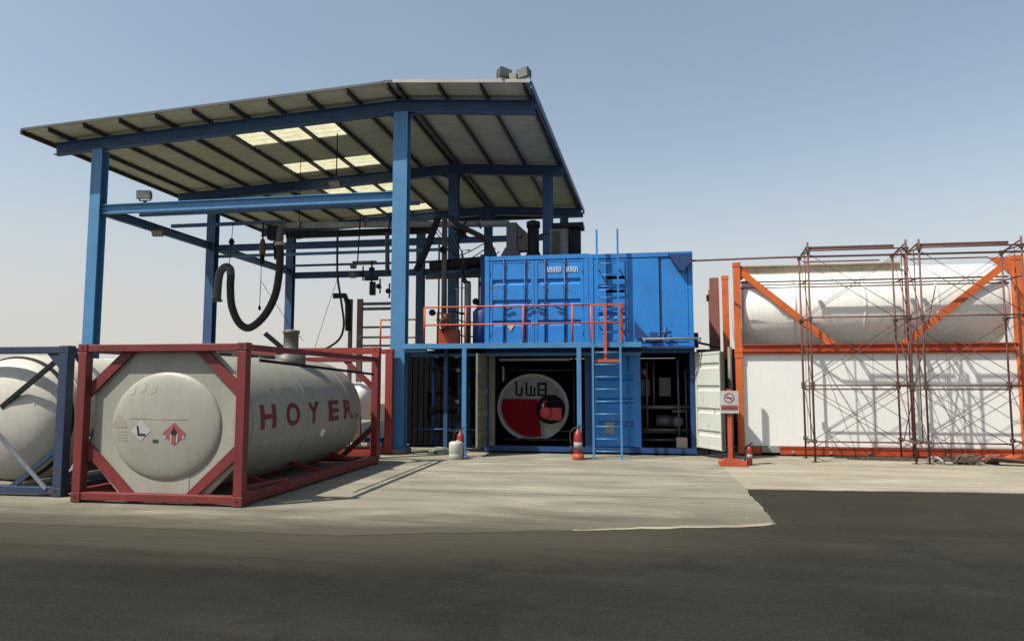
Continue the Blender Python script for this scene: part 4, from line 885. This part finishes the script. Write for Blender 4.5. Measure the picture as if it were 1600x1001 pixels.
b = MB(); b.box(-2.20, -1.70, 19.6, 20.2, rt+.0, rt+.90); b.build('casing', 'grey_steel', vb)
b = MB(); b.box(-2.14, -1.92, 19.585, 19.598, rt+.08, rt+.84)
for k in range(9): b.box(-2.13, -1.93, 19.57, 19.586, rt+.12+k*.08, rt+.15+k*.08)
b.build('louvre', 'green_stuff', vb)
tc = thing('capped_chimney', 'dark square chimney with a wide flat cap right of the olive ventilator box', 'chimney', (-1.5, 20.1, rt))
b = MB(); b.box(-1.69, -1.37, 20.0, 20.4, rt, rt+1.0); b.build('flue', 'dark_steel', tc)
b = MB(); b.box(-2.16, -1.27, 19.85, 20.5, rt+1.0, rt+1.13); b.build('cap', 'dark_steel', tc)
pipe([(-2.5, 20, rt+.85), (-2.3, 20, rt+.84), (-2.1, 20.1, rt+.74)], .02, 'flue_wire', 'thin wire from the black stack to the canopy post', 'dark_steel', 'wire')

# ---------------------------------------------------------------- orange stack
OX0, OX1, OY, OD = 2.68, 9.48, 18.94, 2.45
up = thing('tank_container', 'white horizontal tank in an orange frame, on top of the white panelled box', 'tank container', ((OX0+OX1)/2, OY, 2.64))
ZA, ZB = 2.62, 4.98
def oframe(t, z0, z1, pm='orange_frame', rm='orange_rail', front_only=False, skipb=False):
    for y in (OY, OY+OD-.16):
        for (x0, x1) in ((OX0, OX0+.17), (OX1-.20, OX1)):
            b = MB(); b.box(x0, x1, y, y+.16, z0+.12, z1-.12); b.build('corner_post', pm, t, .01)
            b = MB(); b.box(x0-.01, x1+.01, y-.01, y+.17, z0, z0+.12); b.box(x0-.01, x1+.01, y-.01, y+.17, z1-.12, z1); b.build('corner_casting', pm, t, .01)
        if not skipb:
            b = MB(); b.box(OX0+.18, OX1-.21, OY+.01, OY+.05, z0-.03, z0+.22) if y == OY else b.box(OX0+.18, OX1-.21, y+.01, y+.05, z0, z0+.2); b.box(OX0+.18, OX1-.21, y-.015, y+.009, z0+.03, z0+.055); b.box(OX0+.18, OX1-.21, y-.03, y+.009, z0+.19, z0+.21); b.build('bottom_rail', rm, t)
oframe(up, ZA, ZB)
TZ, TR = 3.86, 1.09
b = MB(); b.lathe((OX0+.22, OY+1.20, TZ), 'x', [(0, 0), (0, .8), (.01, TR-.05), (.05, TR), (6.28, TR), (6.36, TR-.05), (6.42, .8), (6.43, .35), (6.43, 0)], 72); tk = b.build('tank', 'tank_white', up)
for x in (4.2, 5.9, 7.6): b = MB(); b.lathe((x, OY+1.20, TZ), 'x', [(-.04, TR+.001), (-.035, TR+.008), (.035, TR+.008), (.04, TR+.001)], 72); b.build('cladding_band', 'white_panel', tk)
def brace2(p, q): b = MB(); b.bar(p, q, .05, .17, (0, 1, 0)); b.bar((p[0], p[1]-.03, p[2]), (q[0], q[1]-.03, q[2]), .012, .06, (0, 1, 0)); return b.build('diagonal_brace', 'orange_frame', up)
b = MB(); b.bar((OX0+.16, OY+.07, ZB-.22), (5.05, OY+.07, ZA+.20), .17, .06, (0, 1, 0)); b.build('diagonal_brace', 'orange_frame', up)
b = MB(); b.bar((OX1-.22, OY+.07, ZB-.12), (6.75, OY+.07, ZA+.20), .17, .06, (0, 1, 0)); b.build('diagonal_brace', 'orange_frame', up)
b = MB(); b.prism([(OX1-.20, ZB-.04), (OX1-.75, ZB-.04), (OX1-.45, ZB-.28), (OX1-.20, ZB-.55)], OY+.03, OY+.06); b.build('gusset', 'orange_frame', up)
b = MB(); b.prism([(OX0+.17, ZB-.05), (OX0+.45, ZB-.25), (OX0+.17, ZB-.5)], OY+.105, OY+.12); b.build('gusset', 'orange_rail', up)
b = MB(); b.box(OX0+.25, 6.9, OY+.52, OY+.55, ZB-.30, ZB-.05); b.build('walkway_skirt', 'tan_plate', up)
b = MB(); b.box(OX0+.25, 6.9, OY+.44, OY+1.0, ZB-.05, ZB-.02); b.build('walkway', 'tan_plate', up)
for z in (ZB-.50, ZB-.66): b = MB(); b.tube([(OX0+.18, OY+.22, z), (OX1-.21, OY+.22, z)], .022, 8); b.build('grab_rail', 'brown_steel', up)
lo = thing('panelled_container', 'white flat panelled box in an orange frame under the orange framed tank', 'container', ((OX0+OX1)/2, OY, 0))
oframe(lo, .06, 2.61, skipb=True)
b = MB(); b.box(OX0+.175, OX1-.205, OY+.09, OY+.12, .26, 2.60); b.build('side_panel', 'white_panel', lo)
for x in (4.4, 6.0, 7.7): b = MB(); b.box(x-.004, x+.004, OY+.087, OY+.0895, .27, 2.59); b.build('panel_joint', 'pale_grey', lo)
b = MB(); b.box(OX0+.02, OX0+.06, OY+.18, OY+OD-.18, .2, 2.55); b.build('end_panel', 'interior_dark', lo)
b = MB(); b.box(OX0+.18, OX1-.21, OY+.125, OY+OD-.1, .2, 2.58); b.build('body', 'pale_grey', lo)
b = MB(); b.box(OX0+.18, 3.25, OY+.01, OY+.08, .06, .24); b.box(3.70, OX1-.21, OY+.01, OY+.08, .06, .24); b.box(3.70, OX1-.21, OY-.01, OY+.01, .22, .245); b.build('bottom_rail', 'orange_rail', lo)
b = MB(); b.box(3.26, 3.69, OY+.02, OY+.08, .10, .25); b.build('fork_pocket', 'pale_grey', lo)
for x in (4.0, 4.9, 5.8, 7.6, 8.7): b = MB(); b.box(x-.03, x+.03, OY-.02, OY+.009, .09, .15); b.build('lashing_ring', 'pale_grey', lo)
# things in the gap between blue containers and orange stack
fr = thing('framed_unit', 'pinkish orange framed unit farther back in the gap beside the orange stack', 'container', (3.0, 24.2, 0))
for (x, z1) in ((2.66, 5.35),): b = MB(); b.box(x, x+.28, 24.2, 24.5, .02, z1); b.build('corner_post', 'far_pink', fr)
b = MB(); b.box(2.45, 2.75, 22.6, 22.9, 0.02, 4.75); b.build('corner_post', 'far_pink', fr)
b = MB(); b.box(2.1, 5.0, 24.6, 27, .05, 2.9); b.build('body', 'interior_dark', fr)
b = MB(); b.box(2.38, 2.44, 22.7, 22.8, 4.4, 4.60); b.build('bolt', 'dark_steel', fr)
b = MB(); b.tube([(2.44, 18.3, .02), (2.44, 18.3, 2.75)], .055, 12); tag(b.build('grey_pipe_post', 'grey_steel'), 'grey upright pipe left of the orange stack', 'post')
b = MB(); b.tube([(1.66, 18.9, 2.76), (1.66, 18.9, 3.15)], .09, 10); b.box(1.7, 2.3, 18.9, 19.0, 2.55, 2.72); b.box(1.95, 2.0, 19.0, 19.1, .05, 2.55); b.tube([(1.75, 19, 2.9), (2.3, 19.1, 2.78)], .03, 8); tag(b.build('side_fitting', 'dark_steel'), 'dark fitting on the right flank of the blue containers', 'fitting')
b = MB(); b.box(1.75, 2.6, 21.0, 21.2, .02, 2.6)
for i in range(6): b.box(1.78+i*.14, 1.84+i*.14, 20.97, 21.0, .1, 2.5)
tag(b.build('gap_shade_sheet', 'interior_dark'), 'dark ribbed sheet added to stand for the shade between blue containers and orange stack', 'panel')  # added sheet, coloured near-black in place of the gap's shade
pipe([(CX1-.1, 18.75, 5.02), (3.6, 17.72, 4.87), (9.05, 17.66, 4.84)], .025, 'long_tube', 'long thin dark tube from the blue container top across the scaffolds', 'scaffold_tube', 'tube', False, 8)

# ---------------------------------------------------------------- scaffolding
def tower(x0, x1, lab, flip=False):
    t = thing('scaffold_tower', lab, 'scaffold', ((x0+x1)/2, 17.65, 0), 'scaffold towers before the orange stack')
    YA, YB2 = 17.65, 18.55
    m = 'scaffold_tube'; r_ = .024
    for x in (x0, x1):
        for y, top in ((YA, 5.20), (YB2, 5.02)):
            o = (MB().tube([(x, y, .03), (x, y, top)], r_, 8)).build('standard', m, t)
            b = MB(); b.box(x-.07, x+.07, y-.07, y+.07, .014, .028); b.build('base_plate', m, o)
            for zc in (.5, 1.75, 1.83, 3.38, 4.98): b = MB(); b.box(x-.042, x+.042, y-.05, y+.042, zc-.045, zc+.045); b.build('coupler', 'brown_steel', o)
        for z in (.5, 1.78, 3.38, 4.3, 5.0):
            (MB().tube([(x, YA, z), (x, YB2, z-.0)], r_*.8, 8)).build('transom', m, t)
        (MB().tube([(x, YA, 5.12), (x, YB2, 4.98)], r_*.8, 8)).build('transom', m, t)
        # inner ladder-like frame
        (MB().tube([(x, YA+.32, .5), (x, YA+.32, 5.0)], r_*.55, 6)).build('frame_tube', m, t)
        for (za, zb) in ((.5, 1.78), (1.78, 3.38), (3.38, 5.0)): (MB().tube([(x, YA, za), (x, YB2, zb)], .010, 6)).build('cross_brace', m, t)
    for (y, z) in ((YA, 3.40), (YA, 1.80), (YB2, 1.70), (YB2, .42), (YA, 5.0)):
        (MB().tube([(x0, y, z), (x1, y, z)], r_*.75, 8)).build('ledger', m, t)
    for (z0, z1) in ((.35, 1.72), (1.85, 3.30), (3.45, 4.95)):
        for y in (YA+.03, YB2-.03):
            (MB().tube([(x0, y, z0), (x1, y, z1)], .008, 6)).build('cross_brace', m, t)
            (MB().tube([(x0, y+.012, z1), (x1, y+.012, z0)], .008, 6)).build('cross_brace', m, t)
    b = MB(); b.box(x0-.05, x1-.25, YA+.03, YA+.055, 5.03, 5.10); b.build('toe_board', 'scaffold_tube', t)
    b = MB(); b.box(x0+.1, x1-.3, YB2-.02, YB2+.02, 4.86, 4.89); b.build('toe_board', 'scaffold_tube', t)
    return t
tower(4.22, 6.40, 'left scaffold tower of thin rusty tubes before the orange stack')
tower(6.68, 8.85, 'right scaffold tower of thin rusty tubes before the orange stack')
# odd loose tubes leaning in the scaffold
(tag(MB().tube([(6.35, 18.2, .5), (7.3, 18.4, 4.2)], .012, 6).build('loose_tube', 'scaffold_tube'), 'loose tube leaning between the two scaffold towers', 'tube'))

# ---------------------------------------------------------------- extinguishers, drum, sign, junk
def extinguisher(loc, label, s=1.0, m='fire_red', cone=False):
    x, y, z = loc; t = thing('fire_extinguisher', label, 'fire extinguisher', loc, 'fire extinguishers')
    b = MB(); b.lathe((x, y, z+.012), 'z', [(0, .070*s), (.02*s, .080*s), (.42*s, .080*s), (.50*s, .06*s), (.53*s, .03*s), (.57*s, .03*s), (.57*s, 0)], 20); b.build('cylinder', m, t)
    b = MB(); b.lathe((x, y, z), 'z', [(.565*s, .03*s), (.60*s, .035*s), (.62*s, .01)], 10); b.bar((x, y, z+.61*s), (x+.10*s, y, z+.66*s), .02, .02); b.bar((x, y, z+.60*s), (x+.11*s, y, z+.60*s), .02, .015); b.build('valve', 'black_print', t)
    b = MB(); b.tube(spline([(x-.02, y-.03, z+.6*s), (x-.14*s, y-.03, z+.5*s), (x-.13*s, y-.03, z+.25*s)], 6), .014*s, 8); b.tube([(x-.13*s, y-.03, z+.25*s), (x-.13*s, y-.03, z+.12*s)], [.014*s, .03*s], 8); b.build('hose', 'black_rubber', t)
    b = MB(); b.lathe((x, y, z), 'z', [(.20*s, .0805*s), (.20*s, .083*s), (.32*s, .083*s), (.32*s, .0805*s)], 20); b.build('label', 'pale_grey', t)
    return t
extinguisher((-4.18, 17.25, .012), 'red extinguisher standing behind the white drum', 1.15)
extinguisher((-1.28, 17.35, .012), 'red extinguisher at the foot of the deck leg beside the ladder', 1.3)
extinguisher((2.60, 16.72, .014), 'dark red extinguisher right of the orange sign stand', .78)
b = MB(); b.lathe((-1.28, 17.35, 0), 'z', [(.014, .13), (.03, .14), (.14, .14), (.15, .12)], 20); tag(b.build('extinguisher_tray', 'handrail_orange'), 'orange round stand under the extinguisher by the ladder', 'stand')
dr = thing('drum', 'white plastic drum on the concrete before the deck leg', 'drum', (-4.22, 16.95, 0))
b = MB(); b.lathe((-4.22, 16.95, .014), 'z', [(0, .155), (.02, .17), (.12, .17), (.13, .165), (.15, .165), (.16, .17), (.36, .17), (.40, .16), (.42, .12)], 28); b.build('body', 'plastic_white', dr)
b = MB(); b.lathe((-4.17, 16.95, .43), 'z', [(0, .05), (.03, .05), (.03, 0)], 14); b.build('cap', 'plastic_white', dr)
sg = thing('sign_stand', 'orange post on a flat base holding a square white and pink sign', 'sign', (2.12, 16.6, 0))
b = MB(); b.box(1.93, 2.50, 16.42, 16.80, .014, .12); b.prism([(1.97, .12), (2.46, .12), (2.3, .17), (2.05, .17)], 16.5, 16.7); b.build('base', 'handrail_orange', sg)
b = MB(); b.box(2.13, 2.22, 16.57, 16.65, .17, 1.72); b.build('post', 'handrail_orange', sg)
b = MB(); b.box(1.97, 2.37, 16.53, 16.55, 1.18, 1.68); pl = b.build('plate', 'white_decal', sg)
b = MB(); b.box(1.99, 2.35, 16.524, 16.529, 1.25, 1.36); b.build('red_band', 'pink_red', pl)
b = MB()
for a in range(24):
    a0, a1 = a*2*math.pi/24, (a+1)*2*math.pi/24
    b.bm.faces.new([b.bm.verts.new((2.17+r_*math.cos(q), 16.5265, 1.52+r_*math.sin(q))) for r_, q in ((.09, a0), (.115, a0), (.115, a1), (.09, a1))])
b.bar((2.10, 16.5255, 1.59), (2.24, 16.5255, 1.45), .002, .02, (1, 0, 1)); b.build('prohibition_mark', 'pink_red', pl)
b = MB(); b.box(2.10, 2.24, 16.5235, 16.5262, 1.515, 1.53); b.box(2.01, 2.33, 16.5215, 16.5239, 1.29, 1.305); b.build('symbol', 'black_print', pl)
# scrap by the right scaffold
def scrap(name, lab, m, fn, cat='scrap'): b = MB(); fn(b); return tag(b.build(name, m), lab, cat)
random.seed(3)
scrap('bent_pipe', 'pale bent pipe lying at the left end of the scrap heap', 'pale_grey', lambda b: b.tube(spline([(6.75, 17.9, .12), (6.85, 17.7, .16), (6.95, 17.55, .07), (7.1, 17.5, .05)], 6), .035, 8), 'pipe')
scrap('rusty_clamps', 'rusty clamps and short tubes heaped on the apron', 'brown_steel', lambda b: [b.bar((6.9+random.random()*.9, 17.5+random.random()*.6, .03+random.random()*.1), (7.0+random.random()*.9, 17.5+random.random()*.6, .04+random.random()*.16), .05, .05) for _ in range(24)])
scrap('green_sacking', 'olive sacking crumpled on the scrap heap', 'green_stuff', lambda b: [b.lathe((7.35+random.random()*.9, 17.95+random.random()*.3, .02), 'z', [(0, .11), (.04, .14), (.09+random.random()*.12, .07), (.16+random.random()*.10, 0)], 7, 1.3, False) for _ in range(5)], 'sacking')
scrap('timber_board', 'tan boards lying slanted at the right end of the scrap heap', 'copper_brown', lambda b: [b.bar((7.95, 17.9-.12*k, .10+.05*k), (8.95, 17.6-.05*k, .07+.02*k), .16, .035) for k in range(3)], 'boards')
scrap('rust_plate', 'rusty red plates leaning on the bottom rail of the white panelled box', 'orange_rail', lambda b: [b.bar((7.5+.5*k, 18.3, .05), (7.9+.5*k, 18.5, .16), .3, .03) for k in range(3)], 'plates')
scrap('rail_debris', 'brown debris lying under the left scaffold', 'brown_steel', lambda b: [b.bar((4.9+random.random()*1.7, 18.2+random.random()*.5, .04), (5.1+random.random()*1.7, 18.2+random.random()*.5, .06), .04, .04) for _ in range(12)])
